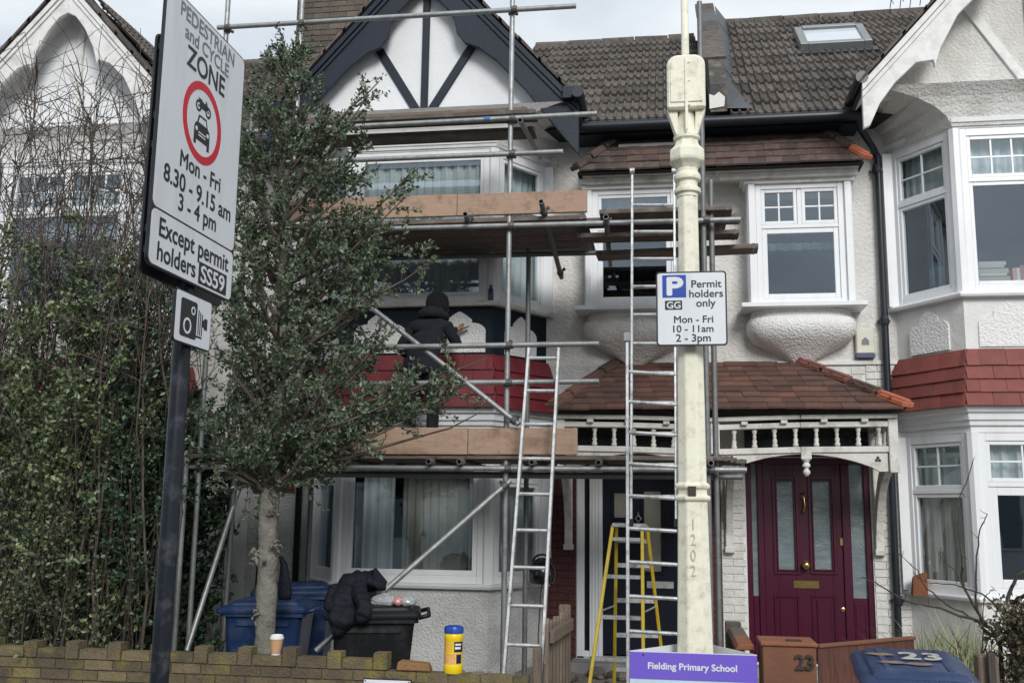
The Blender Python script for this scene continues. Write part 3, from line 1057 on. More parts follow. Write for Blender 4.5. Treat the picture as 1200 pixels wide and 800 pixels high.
sB = dict(apron='render_smooth', sill='upvc', fascia='upvc', tile=tile_red, band='render_smooth', panel='render_panel', sill2='upvc', fascia2='upvc', frame='upvc',
          low=[(bars_side, [(0.0, 0.95, 0.03, 0.68, 'curtain_beige', 0.10), (0.0, 1, 0.68, 1.0, 'curtain_white', 0.12)]), (bars_front_low, [(0.0, 1, 0.70, 1.0, 'curtain_white', 0.14)]), (bars_side, [(0, 1, 0, 1, 'curtain_beige')])],
          high=[(bars_side, [(0.0, 1, 0.69, 1.0, 'curtain_white', 0.16)]), (bars_front, [(0.0, 1, 0.72, 1.0, 'curtain_white', 0.16)]), (bars_side, [(0, 1, 0, 1, 'curtain_grey')])])
bay(hB, B_XC, sB)
holesB = [(B_XC - 1.12, B_XC + 1.12, 0.6, 5.7), (0.75, 1.96, 0.42, 2.42), (0.90, 1.78, 3.98, 5.2)]
rfB = house_body(hB, 0.5, 6.6, holesB, 'render_white', 'render_smooth', 8.30)
gable(hB, B_XC, 7.80, 'render_white', 'white_paint', SCALLOP, 'white_paint')
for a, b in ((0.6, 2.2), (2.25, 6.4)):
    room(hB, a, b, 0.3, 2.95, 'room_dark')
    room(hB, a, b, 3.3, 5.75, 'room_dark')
hC = thing('terraced_house', 'white terraced house with scalloped gable behind the bare hedge', 'house', (C_XC, FW, 0.1), 'terraced houses of the row')
hC_ = hC
sC = dict(sB)
sC['low'] = [(plain_side, [(0, 1, 0, 1, 'curtain_white')]), (bars_front_low, [(0, 1, 0, 1, 'curtain_white')]), (plain_side, [(0, 1, 0, 1, 'curtain_white')])]
sC['high'] = [(plain_side, [(0, 1, 0, 1, 'curtain_white')]), (bars_front, [(0, 1, 0.5, 1, 'curtain_grey')]), (plain_side, [(0, 1, 0, 1, 'curtain_white')])]
bay(hC, C_XC, sC)
rfC = house_body(hC, -11.0, -4.54, [(C_XC - 1.12, C_XC + 1.12, 0.6, 5.7)], 'render_white', 'render_smooth', 8.12)
gable(hC, C_XC, 7.62, 'render_clean', 'white_paint', SCALLOP, 'white_paint', tiles_right=True)
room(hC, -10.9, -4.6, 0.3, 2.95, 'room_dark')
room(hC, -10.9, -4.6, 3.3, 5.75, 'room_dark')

# main roof tiles
def main_tiles(rf, x0, x1, rz):
    A, B = V(x0, 10.2, 5.875), V(x1, 10.2, 5.875)
    C, D = V(x1, 12.95, rz - 0.02), V(x0, 12.95, rz - 0.02)
    tile_slope(rf, A, B, C, D, 11, 0.26, tile_roman, stagger=False, scale_x=False, over=0.02, tilt=0.09, lift=0.012)
    # ridge tiles
    x = x0
    while x < x1 - 0.05:
        mb = MB()
        L = min(0.45, x1 - x)
        mb.tube([(x, 13.0, rz - 0.03 + random.uniform(-.006, .006)), (x + L - 0.012, 13.0, rz - 0.03 + random.uniform(-.006, .006))], 0.125, 12)
        mb.build('ridge_tile', 'roof_tile', rf, smooth=True, autos=50)
        x += L
main_tiles(rfA, -1.75, 0.40, 8.12)
main_tiles(rfB, 0.66, 3.9, 8.30)
main_tiles(rfC, -6.1, -4.54, 8.12)
main_tiles(rfA, -4.54, -3.5, 8.12)

# gutter, fascia board along the eaves, downpipe
for hs, x0, x1 in ((hA, -1.0, 0.5), (hB, 0.5, 1.96), (hC, -5.0, -4.54), (hA, -4.54, -4.1)):
    mb = MB(); mb.box(x0, 10.24, 5.79, x1, FW - 0.001, 5.85); mb.build('fascia', 'navy_paint', hs)
    mb = MB(); mb.tube([(x0, 10.17, 5.855), (x1, 10.17, 5.855)], 0.058, 12); mb.build('gutter', 'black_gutter', hs, smooth=True, autos=50)
mb = MB()
mb.tube([(1.93, 10.18, 5.82), (1.95, 10.2, 5.72), (2.13, 10.50, 5.60), (2.17, 10.53, 5.52), (2.17, 10.535, 5.3), (2.15, 10.535, 0.75), (2.15, 10.535, 0.3)], 0.036, 12)
dp = mb.build('downpipe', 'black_gutter', hB, smooth=True, autos=50)
for zz in (5.35, 3.75, 1.0, 2.4):
    mb = MB(); mb.lathe([(0.043, zz), (0.046, zz + .02), (0.046, zz + .07), (0.043, zz + .09)], V(2.16, 10.535, 0), 12)
    mb.box(2.10, 10.545, zz + .03, 2.22, FW, zz + .06)
    mb.build('pipe_collar', 'black_gutter', dp)

# party wall upstand between the roofs, lead flashing
pw = MB()
pw.prism([(10.15, 5.95), (10.15, 6.25), (10.55, 6.75), (13.0, 8.62), (13.3, 8.62), (13.3, 7.9), (12.9, 8.0)], (0.46, 0, 0), (0, 1, 0), (0, 0, 1), (0.17, 0, 0))
pw.build('party_parapet', 'parapet', hB)
for k in range(5):
    t0, t1 = k / 5, (k + 1) / 5 + 0.03
    a = V(0.655, 10.5 + 2.4 * t0, 6.05 + 2.2 * t0); b = V(0.655, 10.5 + 2.4 * t1, 6.05 + 2.2 * t1)
    mb = MB(); mb.add([a + V(0.004 * k, 0, 0.28), b + V(0.004 * k, 0, 0.28), b + V(0.16, 0, 0.03), a + V(0.16, 0, 0.03), a + V(0.014, 0, 0.28), b + V(0.014, 0, 0.28), b + V(0.17, 0, 0.05), a + V(0.17, 0, 0.05)], MB.BOXF)
    mb.build('lead_flashing', 'lead', hB)
for k in range(5):
    a = V(0.40, 10.5 + 2.45 * k / 5, 6.68 + 1.87 * k / 5); b = V(0.40, 10.5 + 2.45 * (k + 1) / 5, 6.68 + 1.87 * (k + 1) / 5)
    mb = MB(); mb.beam((a + b) / 2 - (b - a) * 0.52 + V(0.13, 0, 0.02), (a + b) / 2 + (b - a) * 0.52 + V(0.13, 0, 0.05), 0.24, 0.035)
    mb.build('coping_tile', 'lead' if k == 3 else 'roof_tile', hB)
mb = MB()
mb.prism([(.45, 5.98), (.60, 6.0), (.61, 6.10), (.55, 6.16), (.50, 6.12), (.45, 6.14)], (0, 10.135, 0), (1, 0, 0), (0, 0, 1), (0, .03, 0)); mb.build('render_patch', 'render_smooth', hB)
mb = MB()
mb.add([(0.62, 10.142, 5.98), (0.90, 10.2, 5.99), (0.80, 10.6, 6.32), (0.655, 10.6, 6.5), (0.62, 10.16, 5.98), (0.90, 10.22, 6.0), (0.80, 10.62, 6.34), (0.655, 10.62, 6.52)], MB.BOXF)
mb.build('lead_flashing', 'lead', hB)

# rooflight
def on_roof(x, t, rz=8.30, up=0.0):
    a, b = V(x, 10.2, 5.875), V(x, 12.95, rz - 0.02)
    n = V(0, -(rz - 5.875), 2.75).normalized()
    return a + (b - a) * t + n * up
ux = V(1, 0, 0); uy = (on_roof(0, 1) - on_roof(0, 0)).normalized(); un = ux.cross(uy)
M = basis(on_roof(1.60, 0.575), ux, uy, un)
mb = MB(M)
Wd, Hd = 0.82, 0.74
for bx in ((0, 0, .05, .09, Hd, .15), (Wd - .09, 0, .05, Wd, Hd, .15), (.09, 0, .05, Wd - .09, .09, .148), (.09, Hd - .09, .05, Wd - .09, Hd, .165)):
    mb.box(*bx)
rl = mb.build('rooflight', 'skylight_frame', hB, bevel=0.005)
mb = MB(M); mb.box(.085, .085, .10, Wd - .085, Hd - .085, .125); mb.build('pane', 'skylight_glass', rl)
mb = MB(M); mb.box(-.06, -.14, .035, Wd + .06, -.001, .075); mb.build('lead_flashing', 'lead', rl)
# rooftop aerial
ae = MB()
ab = P(1092, 12, 13.0)
ae.tube([ab + V(0, 0, -0.5), ab + V(0, 0, .35)], 0.014, 6)
ae.tube([ab + V(-.5, 0, .18), ab + V(.5, -.1, .32)], 0.010, 6)
for k in range(9):
    c = ab + V(-.5, 0, .18) + V(1.0, -.1, .14) * (k / 8)
    ae.tube([c + V(0, -.12, -.12), c + V(0, .12, .12)], 0.006, 5)
    ae.tube([c + V(0, .12, -.12), c + V(0, -.12, .12)], 0.006, 5)
ae.build('aerial', 'galv_dark', hB)

# chimney on the party wall to the left, individual bricks on the faces seen
chX0, chX1, chY0, chY1 = -4.72, -3.78, 11.7, 12.5
ch = MB(); ch.box(chX0 + .012, chY0 + .012, 6.6, chX1 - .012, chY1, 9.9); cho = ch.build('chimney', 'chimney_brick', hA)
brick_wall(cho, chX0, chX1, 7.0, 8.6, chY0, 'chimney_brick', course=0.078)
mb = MB(); mb.box(chX0 - .05, chY0 - .05, 8.66, chX1 + .05, chY1 + .05, 8.78); mb.box(chX0 - .09, chY0 - .09, 8.78, chX1 + .09, chY1 + .09, 8.92); mb.build('chimney_cap', 'chimney_brick', cho)
for s in range(20):
    zz = 7.0 + s * 0.078
    mb = MB(); mb.box(chX1 - .01, chY0 + .1 * (s % 2), zz + .005, chX1 + .001, chY0 + .32 + .1 * (s % 2), zz + .073); mb.build('brick', 'chimney_brick', cho)
    mb = MB(); mb.box(chX1 - .01, chY0 + .33 + .1 * (s % 2), zz + .005, chX1 + .001, min(chY1, chY0 + .56 + .1 * (s % 2)), zz + .073); mb.build('brick', 'chimney_brick', cho)

# ------------------------------------------------------------------ paired first floor oriels, pent roof, corbels
def oriel(house, x0, x1, cells, curtain, fm):
    zs, zt = 3.95, 5.21
    mb = MB()
    mb.box(x0, 10.33, zs, x0 + 0.085, FW + 0.05, zt); mb.box(x1 - 0.085, 10.33, zs, x1, FW + 0.05, zt)
    mb.build('oriel_cheek', 'upvc', house, bevel=0.004)
    for xa in (x0, x1 - 0.085):
        mb = MB(); mb.box(xa + 0.01, 10.305, zs, xa + 0.075, 10.33, zt); mb.build('pilaster', 'upvc', house, bevel=0.004)
    mb = MB(); mb.box(x0 - .03, 10.29, zt, x1 + .03, FW, zt + 0.05); mb.box(x0 - .06, 10.25, zt + 0.05, x1 + .06, FW, zt + 0.105); mb.build('fascia', 'white_paint', house, bevel=0.004)
    mb = MB(); mb.box(x0 - 0.09, 10.20, 3.90, x1 + 0.09, FW, 3.945); mb.build('window_sill', 'upvc', house, bevel=0.004)
    window(house, (x0 + 0.086, 10.33), (x1 - 0.086, 10.33), zs, zt, cells, fm=fm, curtain=curtain)
    xm, hw = (x0 + x1) / 2, (x1 - x0) / 2
    rings = []
    for z, ww, dd in ((3.90, 0.94, .30), (3.83, .98, .30), (3.80, 1.03, .34), (3.74, 1.05, .36), (3.66, 1.02, .34), (3.59, .93, .28), (3.53, .72, .21), (3.46, .46, .14), (3.38, .2, .07), (3.33, .07, .03)):
        rg = []
        for k in range(13):
            t = math.pi * k / 12
            c, s = math.cos(t), math.sin(t)
            rg.append(V(xm - hw * ww * math.copysign(abs(c) ** .55, c), FW - dd * abs(s) ** .55, z + 0.012 * mnoise.noise(V(k * 1.1, z * 9, xm))))
        rg.append(V(xm + hw * ww, FW + 0.04, z)); rg.append(V(xm - hw * ww, FW + 0.04, z))
        rings.append(rg)
    mb = MB(); mb.loft(rings, True)
    mb.build('corbel', 'render_panel' if house is hB else 'render_white', house, smooth=True, autos=60)


oriel(hB, 0.82, 1.86, [(0, 1, 0, 0.655, (1, 1), 0.05), (0, .5, 0.655, 1, (2, 2)), (.5, 1, 0.655, 1, (2, 2))], [(0, 1, 0.5, 0.56, 'curtain_grey', .3)], 'upvc')
oriel(hA, -0.86, 0.18, [(0, 1, 0, 0.68, (1, 1), 0.05), (0, 1, 0.68, 1, (1, 1))], [(0, 1, 0.72, 1, 'curtain_white', .2)], 'upvc')


def pent(parent_house, x0e, x1e, x0t, x1t, ye, ze, yt, zt, rows, tile, name, tw=0.165):
    mb = MB()
    A, B, C, D = V(x0e, ye, ze), V(x1e, ye, ze), V(x1t, yt, zt), V(x0t, yt, zt)
    E, F_ = V(x0e, yt, ze), V(x1e, yt, ze)
    mb.add([A, B, C, D, E, F_], [(0, 1, 2, 3), (0, 3, 4), (1, 5, 2), (0, 4, 5, 1), (3, 2, 5, 4)])
    ro = mb.build(name, 'roof_base', parent_house)
    tile_slope(ro, A + V(0, -.03, -.015), B + V(0, -.03, -.015), C, D, rows, tw, tile, tilt=0.10, jit=0.005)
    return ro


rA = pent(hA, -0.92, 0.5, -0.55, 0.5, 10.12, 5.335, 10.52, 5.82, 5, tile_claydark, 'pent_roof')
rB = pent(hB, 0.5, 1.96, 0.5, 1.66, 10.12, 5.335, 10.52, 5.82, 5, tile_claydark, 'pent_roof')


for hs_, x0, x1 in ((hA, -.87, .5), (hB, .5, 1.92)):
    mb = MB(); mb.box(x0, 10.20, 5.316, x1, FW, 5.334); mb.box(x0 + .04, 10.235, 5.25, x1 - .04 if hs_ is hB else x1, 10.30, 5.315); mb.build('cornice', 'old_white', hs_, bevel=.004)


def hip(parent, p, q, n, mats, r=0.075):
    for k in range(n):
        a, b = p + (q - p) * (k / n), p + (q - p) * ((k + 1) / n - 0.02)
        mb = MB()
        mb.beam(a + V(0, 0, .02), b + V(0, 0, .02 + .012), 0.15, 0.05)
        mb.beam(a + V(0, 0, .055), b + V(0, 0, .055 + .012), 0.09, 0.03)
        mb.build('hip_tile', mats[k], parent, bevel=0.008)


hip(rB, V(1.66, 10.50, 5.81), V(1.99, 10.09, 5.34), 3, ['clay_tile_dark', 'clay_tile_dark', 'clay_orange'])
hip(rA, V(-0.55, 10.50, 5.81), V(-0.95, 10.09, 5.34), 3, ['clay_tile_dark'] * 3)
mb = MB(); mb.box(-0.50, 10.36, 5.67, 0.30, 10.60, 5.72); mb.build('lead_flashing', 'lead_pale', rA)
# painted brickwork round the doors
brick_wall(hB, 0.50, 0.745, 0.36, 2.42, FW, 'brick_white', proud=0.012)
brick_wall(hB, 1.965, 2.30, 0.36, 3.36, FW, 'brick_white', proud=0.012)
brick_wall(hB, 1.15, 1.965, 2.96, 3.36, FW, 'brick_white', proud=0.012)
for _a, _b in ((.255, .5), (-1.27, -.965)):
    mb = MB(); mb.box(_a, FW - .006, .3, _b, FW, 2.6); mb.build('mortar', 'mortar_red', hA)
brick_wall(hA, 0.255, 0.5, 0.36, 2.42, FW, 'brick_red_paint', proud=0.012)
brick_wall(hA, -1.27, -0.965, 0.36, 2.60, FW, 'brick_red_paint', proud=0.012)
mb = MB(); mb.box(1.1, FW - .03, 3.36, 2.3, FW + .01, 3.40); mb.build('string_course', 'render_smooth', hB)
# exposed brick at the bay sill corner, alarm box, air brick
x0, x1, z0, z1 = pr(1068, 668, 1084, 697, 10.4)
mb = MB(); mb.add([(x0, 10.35, z0), (x1, 10.3, z0), (x1, 10.42, z0), (x0, 10.45, z0), (x0 + .01, 10.35, z1 - .05), (x1, 10.3, z1), (x1, 10.42, z1 - .02), (x0 + .02, 10.45, z1 - .07)], MB.BOXF)
mb.build('exposed_brick', 'terracotta', hB)
ax0, ax1, az0, az1 = pr(1003, 386, 1025, 419, FW - .06)
mb = MB(); mb.box(ax0, FW - .07, az0 + .04, ax1, FW, az1); al = mb.build('alarm_box', 'alarm_cream', hB, bevel=0.012)
mb = MB(); mb.box(ax0, FW - .072, az0, ax1, FW, az0 + .04); mb.build('alarm_base', 'alarm_base', al)
mb = MB(); mb.prism([(-.035, 0), (.035, 0), (.035, .045), (0, .08), (-.035, .045)], ((ax0 + ax1) / 2, FW - .074, az0 + .13), (1, 0, 0), (0, 0, 1), (0, .003, 0)); mb.build('emblem', 'sign_grey', al)
vx0, vx1, vz0, vz1 = pr(331, 557, 346, 577, FW)
mb = MB(); mb.box(vx0, FW - .012, vz0, vx1, FW, vz1); av = mb.build('air_brick', 'terracotta', hA)
for i in range(3):
    for j in range(4):
        mb = MB(); mb.box(vx0 + .02 + i * .04, FW - .0145, vz0 + .02 + j * .04, vx0 + .045 + i * .04, FW - .0125, vz0 + .045 + j * .04); mb.build('vent_hole', 'sign_ink', av)
mb = MB(); mb.tube([(-3.95, FW - .05, 0.3), (-3.95, FW - .05, 5.7)], 0.036, 10); mb.build('downpipe', 'black_gutter', hA, smooth=True)
mb = MB(); mb.tube([(-4.4, FW - .02, 0.5), (-4.38, FW - .02, 3.2)], 0.008, 6); mb.build('cable', 'cable', hA)

# ------------------------------------------------------------------ doors
def px_box(mb, px0, py0, px1, py1, yf, yb):
    x0, x1, z0, z1 = pr(px0, py0, px1, py1, yf)
    mb.box(x0, yf, z0, x1, yb, z1)


def ring(mb, x0, x1, z0, z1, t, yf, yb):
    mb.box(x0, yf, z0, x0 + t, yb, z1); mb.box(x1 - t, yf, z0, x1, yb, z1)
    mb.box(x0 + t, yf, z0, x1 - t, yb, z0 + t); mb.box(x0 + t, yf, z1 - t, x1 - t, yb, z1)


# burgundy door with side lights
mb = MB()
ring(mb, 0.752, 1.958, 0.40, 2.418, 0.055, 10.62, 10.74)
mb.box(.865, 10.622, .456, .925, 10.73, 2.363); mb.box(1.685, 10.622, .456, 1.765, 10.73, 2.363)
mb.box(.807, 10.64, .456, .865, 10.70, 1.05); mb.box(1.765, 10.64, .456, 1.903, 10.70, 1.05)
dfr = mb.build('door_frame', 'burgundy', hB, bevel=0.006)
for xa, xb in ((.807, .865), (1.765, 1.903)):
    mb = MB(); mb.box(xa, 10.655, 1.05, xb, 10.665, 2.363); mb.build('side_light', 'frost_glass', dfr)
mb = MB(); ring(mb, 1.785, 1.885, .52, 1.0, .014, 10.632, 10.641); mb.build('moulding', 'burgundy', dfr)
DX0, DX1 = 0.927, 1.683
gl = [pr(911, 563, 931, 667, 10.65), pr(953, 563, 974, 667, 10.65)]
lp = [pr(908, 697, 938, 772, 10.65), pr(952, 697, 981, 772, 10.65)]
mb = MB(); wall_with_holes(mb, DX0, DX1, .458, 2.361, gl, 10.645, 10.70)
dB = mb.build('door', 'burgundy', hB, bevel=0.002)
for g in gl:
    mb = MB(); mb.box(g[0], 10.665, g[2], g[1], 10.672, g[3]); mb.build('door_pane', 'frost_glass', dB)
    mb = MB(); ring(mb, g[0] - .045, g[1] + .045, g[2] - .045, g[3] + .045, .03, 10.628, 10.647); ring(mb, g[0] - .012, g[1] + .012, g[2] - .012, g[3] + .012, .014, 10.634, 10.66); mb.build('moulding', 'burgundy', dB, bevel=0.003)
for g in lp:
    mb = MB(); ring(mb, g[0], g[1], g[2], g[3], .022, 10.63, 10.647); mb.box(g[0] + .05, 10.637, g[2] + .05, g[1] - .05, 10.65, g[3] - .05); mb.build('moulding', 'burgundy', dB, bevel=0.005)
x0, x1, z0, z1 = pr(930, 680, 960, 689, 10.64)
mb = MB(); mb.box(x0, 10.634, z0, x1, 10.646, z1); lb = mb.build('letterbox', 'brass', dB, bevel=.003)
mb = MB(); mb.box(x0 + .025, 10.628, z0 + .02, x1 - .025, 10.6335, z1 - .02); mb.build('letterbox_flap', 'brass', dB, bevel=.002)
k = P(944.5, 662, 10.6)
mb = MB(Matrix.Translation(V(k.x, 10.645, k.z)) @ Matrix.Rotation(R(90), 4, 'X'))
mb.lathe([(.04, 0), (.04, .008), (.016, .012), (.014, .035), (.03, .045), (.041, .062), (.036, .082), (.015, .092)], (0, 0, 0), 16); mb.build('door_knob', 'brass', dB, smooth=True)
k = P(941, 582, 10.63)
mb = MB(); mb.tube([k + V(0, 0, .03), k + V(0, -.03, .01), k + V(.012, -.035, -.08), k + V(0, -.03, -.15)], [.014, .012, .008, .016], 8); mb.box(k.x - .02, 10.632, k.z - .01, k.x + .02, 10.646, k.z + .045); mb.build('door_knocker', 'brass', dB, smooth=True)
x0, x1, z0, z1 = pr(984, 630, 988.5, 639, 10.63)
mb = MB(); mb.box(x0, 10.63, z0, x1, 10.646, z1); mb.build('lock_plate', 'brass', dB, bevel=.003)
k = P(988, 714, 10.63)
mb = MB(Matrix.Translation(V(k.x, 10.646, k.z)) @ Matrix.Rotation(R(90), 4, 'X')); mb.lathe([(.022, 0), (.022, .012), (.012, .016)], (0, 0, 0), 12); mb.build('lock_plate', 'brass', dB)
mb = MB(); mb.box(.70, 10.30, .20, 2.0, 10.66, .40); mb.build('door_step', 'kerb_stone', hB, bevel=.01)

for _h, _a, _b in ((hB, .752, 1.958), (hA, -.958, .248)):  # dark sheets above both doors, standing in for shade under the porch roof
    mb = MB(); mb.box(_a, FW - .012, 2.43, _b, FW - .001, 2.92); mb.build('porch_shade', 'porch_shade_dark', _h)
# navy door
mb = MB()
x0, x1, _, _ = pr(677, 600, 685, 600.5, 10.62); mb.box(-.958, 10.60, .40, x1, 10.72, 2.418)
xs0, xs1, _, _ = pr(691, 600, 706, 600.5, 10.62)
mb.box(xs0, 10.60, .40, xs1, 10.72, 2.418); mb.box(.165, 10.60, .40, .248, 10.72, 2.418); mb.box(xs1, 10.605, 2.35, .165, 10.72, 2.418); mb.box(x1, 10.605, 2.35, xs0, 10.72, 2.418)
mb.box(x1, 10.605, .40, xs0, 10.72, .47)
for q in (0.25, 0.5, 0.75):
    xx = xs0 + (xs1 - xs0) * q
    mb.box(xx - .007, 10.592, .42, xx + .007, 10.602, 2.40)
fA = mb.build('door_frame', 'upvc', hA, bevel=.004)
mb = MB(); mb.box(x1, 10.66, .47, xs0, 10.68, 2.35); mb.build('side_light', 'navy_door', fA)
gA = [pr(720, 577, 739, 606, 10.66), pr(755, 575, 775, 669, 10.66)]
mb = MB(); wall_with_holes(mb, xs1, .165, .44, 2.349, gA, 10.655, 10.70); dA = mb.build('door', 'navy_door', hA)
for g in gA:
    mb = MB(); mb.box(g[0], 10.67, g[2], g[1], 10.68, g[3]); mb.build('door_pane', 'kraft_paper', dA)
    mb = MB(); ring(mb, g[0] - .03, g[1] + .03, g[2] - .03, g[3] + .03, .025, 10.64, 10.657); mb.build('moulding', 'navy_door', dA, bevel=.003)
x0, x1, z0, z1 = pr(696, 681, 720, 687, 10.64)
k = P(748, 603, 10.64)
mb = MB(); mb.tube([k + V(0, 0, .03), k + V(.0, -.03, 0), k + V(-.03, -.02, -.04), k + V(0, -.02, -.07), k + V(.03, -.02, -.04), k + V(0, -.03, 0)], .006, 6); mb.build('door_knocker', 'alu', dA)
mb = MB(); mb.box(-.25, 10.635, 1.10, .02, 10.656, 1.17); mb.build('letterbox', 'alu', dA, bevel=.004)
mb = MB(); mb.box(-1.0, 10.25, .16, .3, 10.66, .40); mb.build('door_step', 'kerb_stone', hA, bevel=.01)
# ------------------------------------------------------------------ shared timber porch
porch = thing('porch', 'white timber porch with balustrade frieze and clay tiled roof over both front doors', 'porch', (0.5, 9.75, 2.2))
PY = 9.75


def sagz(x):           # the old porch front has sagged towards the party wall
    return -0.035 * math.exp(-((x - 0.4) / 0.7) ** 2)


ro = pent(porch, -1.10, 2.12, -0.56, 1.33, 9.60, 2.80, FW, 3.37, 9, tile_clay, 'porch_roof')
hip(ro, V(1.33, FW - .03, 3.37), V(2.16, 9.57, 2.80), 4, ['clay_ridge', 'clay_ridge', 'clay_tile', 'clay_orange'])
hip(ro, V(-0.56, FW - .03, 3.37), V(-1.13, 9.57, 2.80), 4, ['clay_tile'] * 4)
# side slopes of the hip
tile_slope(ro, V(2.12, 9.60, 2.80), V(2.12, FW, 2.80), V(1.36, FW, 3.36), V(1.34, FW - .04, 3.36), 9, .165, tile_clay)
xs_ = [-1.08, -0.4, 0.40, 1.2, 2.06]
for i in range(4):
    a, b = xs_[i], xs_[i + 1]
    for (z0, hh, dd, nm) in ((2.685, .05, .09, 'top_rail'), (2.455, .055, .08, 'bottom_rail'), (2.755, .04, .05, 'gutter_board')):
        mb = MB()
        mb.beam((a, PY - (0.06 if nm == 'gutter_board' else 0), z0 + sagz(a)), (b - .004, PY - (0.06 if nm == 'gutter_board' else 0), z0 + sagz(b)), dd, hh)
        mb.build(nm, 'old_white', porch, bevel=.005)
for x in (-1.04, 0.42, 2.02):
    mb = MB(); mb.box(x - .042, PY - .055, 2.24 if x > 1 else 2.40, x + .042, PY + .045, 2.735 + sagz(x)); mb.build('post', 'old_white', porch, bevel=.006)
BAL = [(.016, 0), (.026, .01), (.026, .03), (.017, .04), (.024, .065), (.013, .095), (.020, .11), (.013, .125), (.024, .155), (.026, .175), (.018, .185), (.018, .19)]
bme = None
xb = -0.90
while xb < 1.95:
    if abs(xb - 0.42) > .10:
        if bme is None:
            mb = MB(); mb.lathe(BAL, (0, 0, 0), 10); bme = raw_mesh('baluster', mb, 'old_white', True)
        shared('baluster', bme, porch, Matrix.Translation(V(xb, PY, 2.482 + sagz(xb))) @ Matrix.Rotation(random.uniform(0, 1), 4, 'Z') @ Matrix.Rotation(random.uniform(-.03, .03), 4, 'Y'))
    xb += 0.187
for yb in (9.93, 10.11, 10.29, 10.47):
    for xx in (2.02, -1.04):
        shared('baluster', bme, porch, Matrix.Translation(V(xx, yb, 2.482)))
for xx in (2.02, -1.04):
    for z0 in (2.455, 2.685):
        mb = MB(); mb.box(xx - .03, PY + .05, z0 - .025, xx + .03, FW - .002, z0 + .025); mb.build('side_rail', 'old_white', porch, bevel=.004)
xd = -0.75
while xd < 2.0:
    mb = MB(); mb.box(xd - .03, PY - .085, 2.70 + sagz(xd), xd + .03, PY - .03, 2.732 + sagz(xd)); mb.build('dentil', 'old_white', porch, bevel=.004)
    xd += .36
# arched spandrels
for (a, b) in ((0.48, 1.97), (-.99, .37)):
    pts = [(a, 2.425), (b, 2.425), (b, 2.25)]
    n = 18
    for k in range(n + 1):
        t = k / n
        x = b - .08 - (b - a - .16) * t
        pts.append((x, 2.25 + .155 * math.sin(math.pi * t) ** .75))
    pts.append((a, 2.25))
    mb = MB(); mb.prism(pts, (0, PY - .02, 0), (1, 0, 0), (0, 0, 1), (0, .035, 0)); sp = mb.build('spandrel', 'old_white', porch, bevel=.003)
    for cx in (a + .09, b - .09):
        for k in range(3):
            t = R(90 + 120 * k)
            mb = MB(Matrix.Translation(V(cx + .016 * math.cos(t), PY - .021, 2.36 + .016 * math.sin(t))) @ Matrix.Rotation(R(90), 4, 'X'))
            mb.lathe([(.014, 0), (.014, .002)], (0, 0, -.001), 10); mb.build('trefoil_hole', 'sign_ink', sp)
mb = MB(); mb.box(1.245 - .045, PY - .05, 2.36, 1.245 + .045, PY + .03, 2.425)
mb.lathe([(.032, 2.36), (.04, 2.35), (.03, 2.34), (.022, 2.33), (.036, 2.31), (.038, 2.295), (.02, 2.28), (.018, 2.27), (.034, 2.25), (.035, 2.235), (.018, 2.21), (.004, 2.20)], V(1.245, PY - .01, 0), 14)
mb.build('finial', 'old_white', porch, smooth=True, autos=40)
# curved brackets back to the wall
for xx in (2.02, 0.58, -1.04):
    pts = []
    n = 10
    for k in range(n + 1):
        t = k / n * math.pi / 2
        pts.append((FW - .06 - (FW - PY - .12) * (1 - math.cos(t)), 1.60 + (2.40 - 1.60) * math.sin(t)))
    inner = [(y + .0 - .075 * math.sin(i / n * 1.5), z - .07 * (i / n) - .03) for i, (y, z) in enumerate(pts)]
    poly = [(y + .05, z) for y, z in pts] + [(y, z - .02) for y, z in inner[::-1]]
    mb = MB(); mb.prism(poly, (xx - .035, 0, 0), (0, 1, 0), (0, 0, 1), (.07, 0, 0)); mb.build('bracket', 'old_white', porch, bevel=.004)
    mb = MB(); mb.box(xx - .04, FW - .075, 1.50, xx + .04, FW - .014, 2.42); mb.box(xx - .05, FW - .085, 1.47, xx + .05, FW - .014, 1.53); mb.build('bracket_post', 'old_white', porch, bevel=.006)

# ------------------------------------------------------------------ scaffolding
scaf = thing('scaffolding', 'galvanised tube scaffolding with timber boards round the house front', 'scaffolding', (-1.9, 9.2, 0.15))
SF, SB = 8.8, 9.68
TR = 0.0242


def pole(name, p, q, m='galv', r=TR):
    mb = MB(); mb.pipe(p, q, r)
    return mb.build(name, m, scaf, smooth=True, autos=50)


def coupler(c, ax):
    mb = MB()
    c = Vector(c)
    ax = Vector(ax).normalized()
    mb.tube([c - ax * .028, c - ax * .024, c + ax * .024, c + ax * .028], [.03, .034, .034, .03], 10)
    o = ax.orthogonal().normalized()
    mb.tube([c + o * .02, c + o * .062], .012, 6)
    mb.tube([c + o * .045, c + o * .066], .017, 6)
    mb.build('coupler', 'coupler', scaf)


# uprights: front row
UP = [(-1.42, SF, 7.6, .16), (-3.50, SF, 7.5, .12), (-4.26, SF, 7.4, .10), (.315, SF, 6.47, .16), (.385, SF + .06, 4.79, .16)]
for x, y, zt, zb in UP:
    pole('upright', (x, y, zb), (x + random.uniform(-.01, .01), y, zt), 'galv' if x < .3 else 'galv_dark')
    mb = MB(); mb.box(x - .07, y - .07, zb - .02, x + .07, y + .07, zb); mb.build('base_plate', 'coupler', scaf)
BACK = [(-1.36, SB, 4.42), (-3.5, SB, 6.0), (-4.3, SB - .1, 6.0), (.315, SB, 4.6)]
for x, y, zt in BACK:
    pole('upright', (x, y, .25), (x, y, zt), 'galv_dark')
sx_ = P(236, 545, SF); pole('upright', (sx_.x, SF - .3, .10), (sx_.x, SF - .3, 2.28))
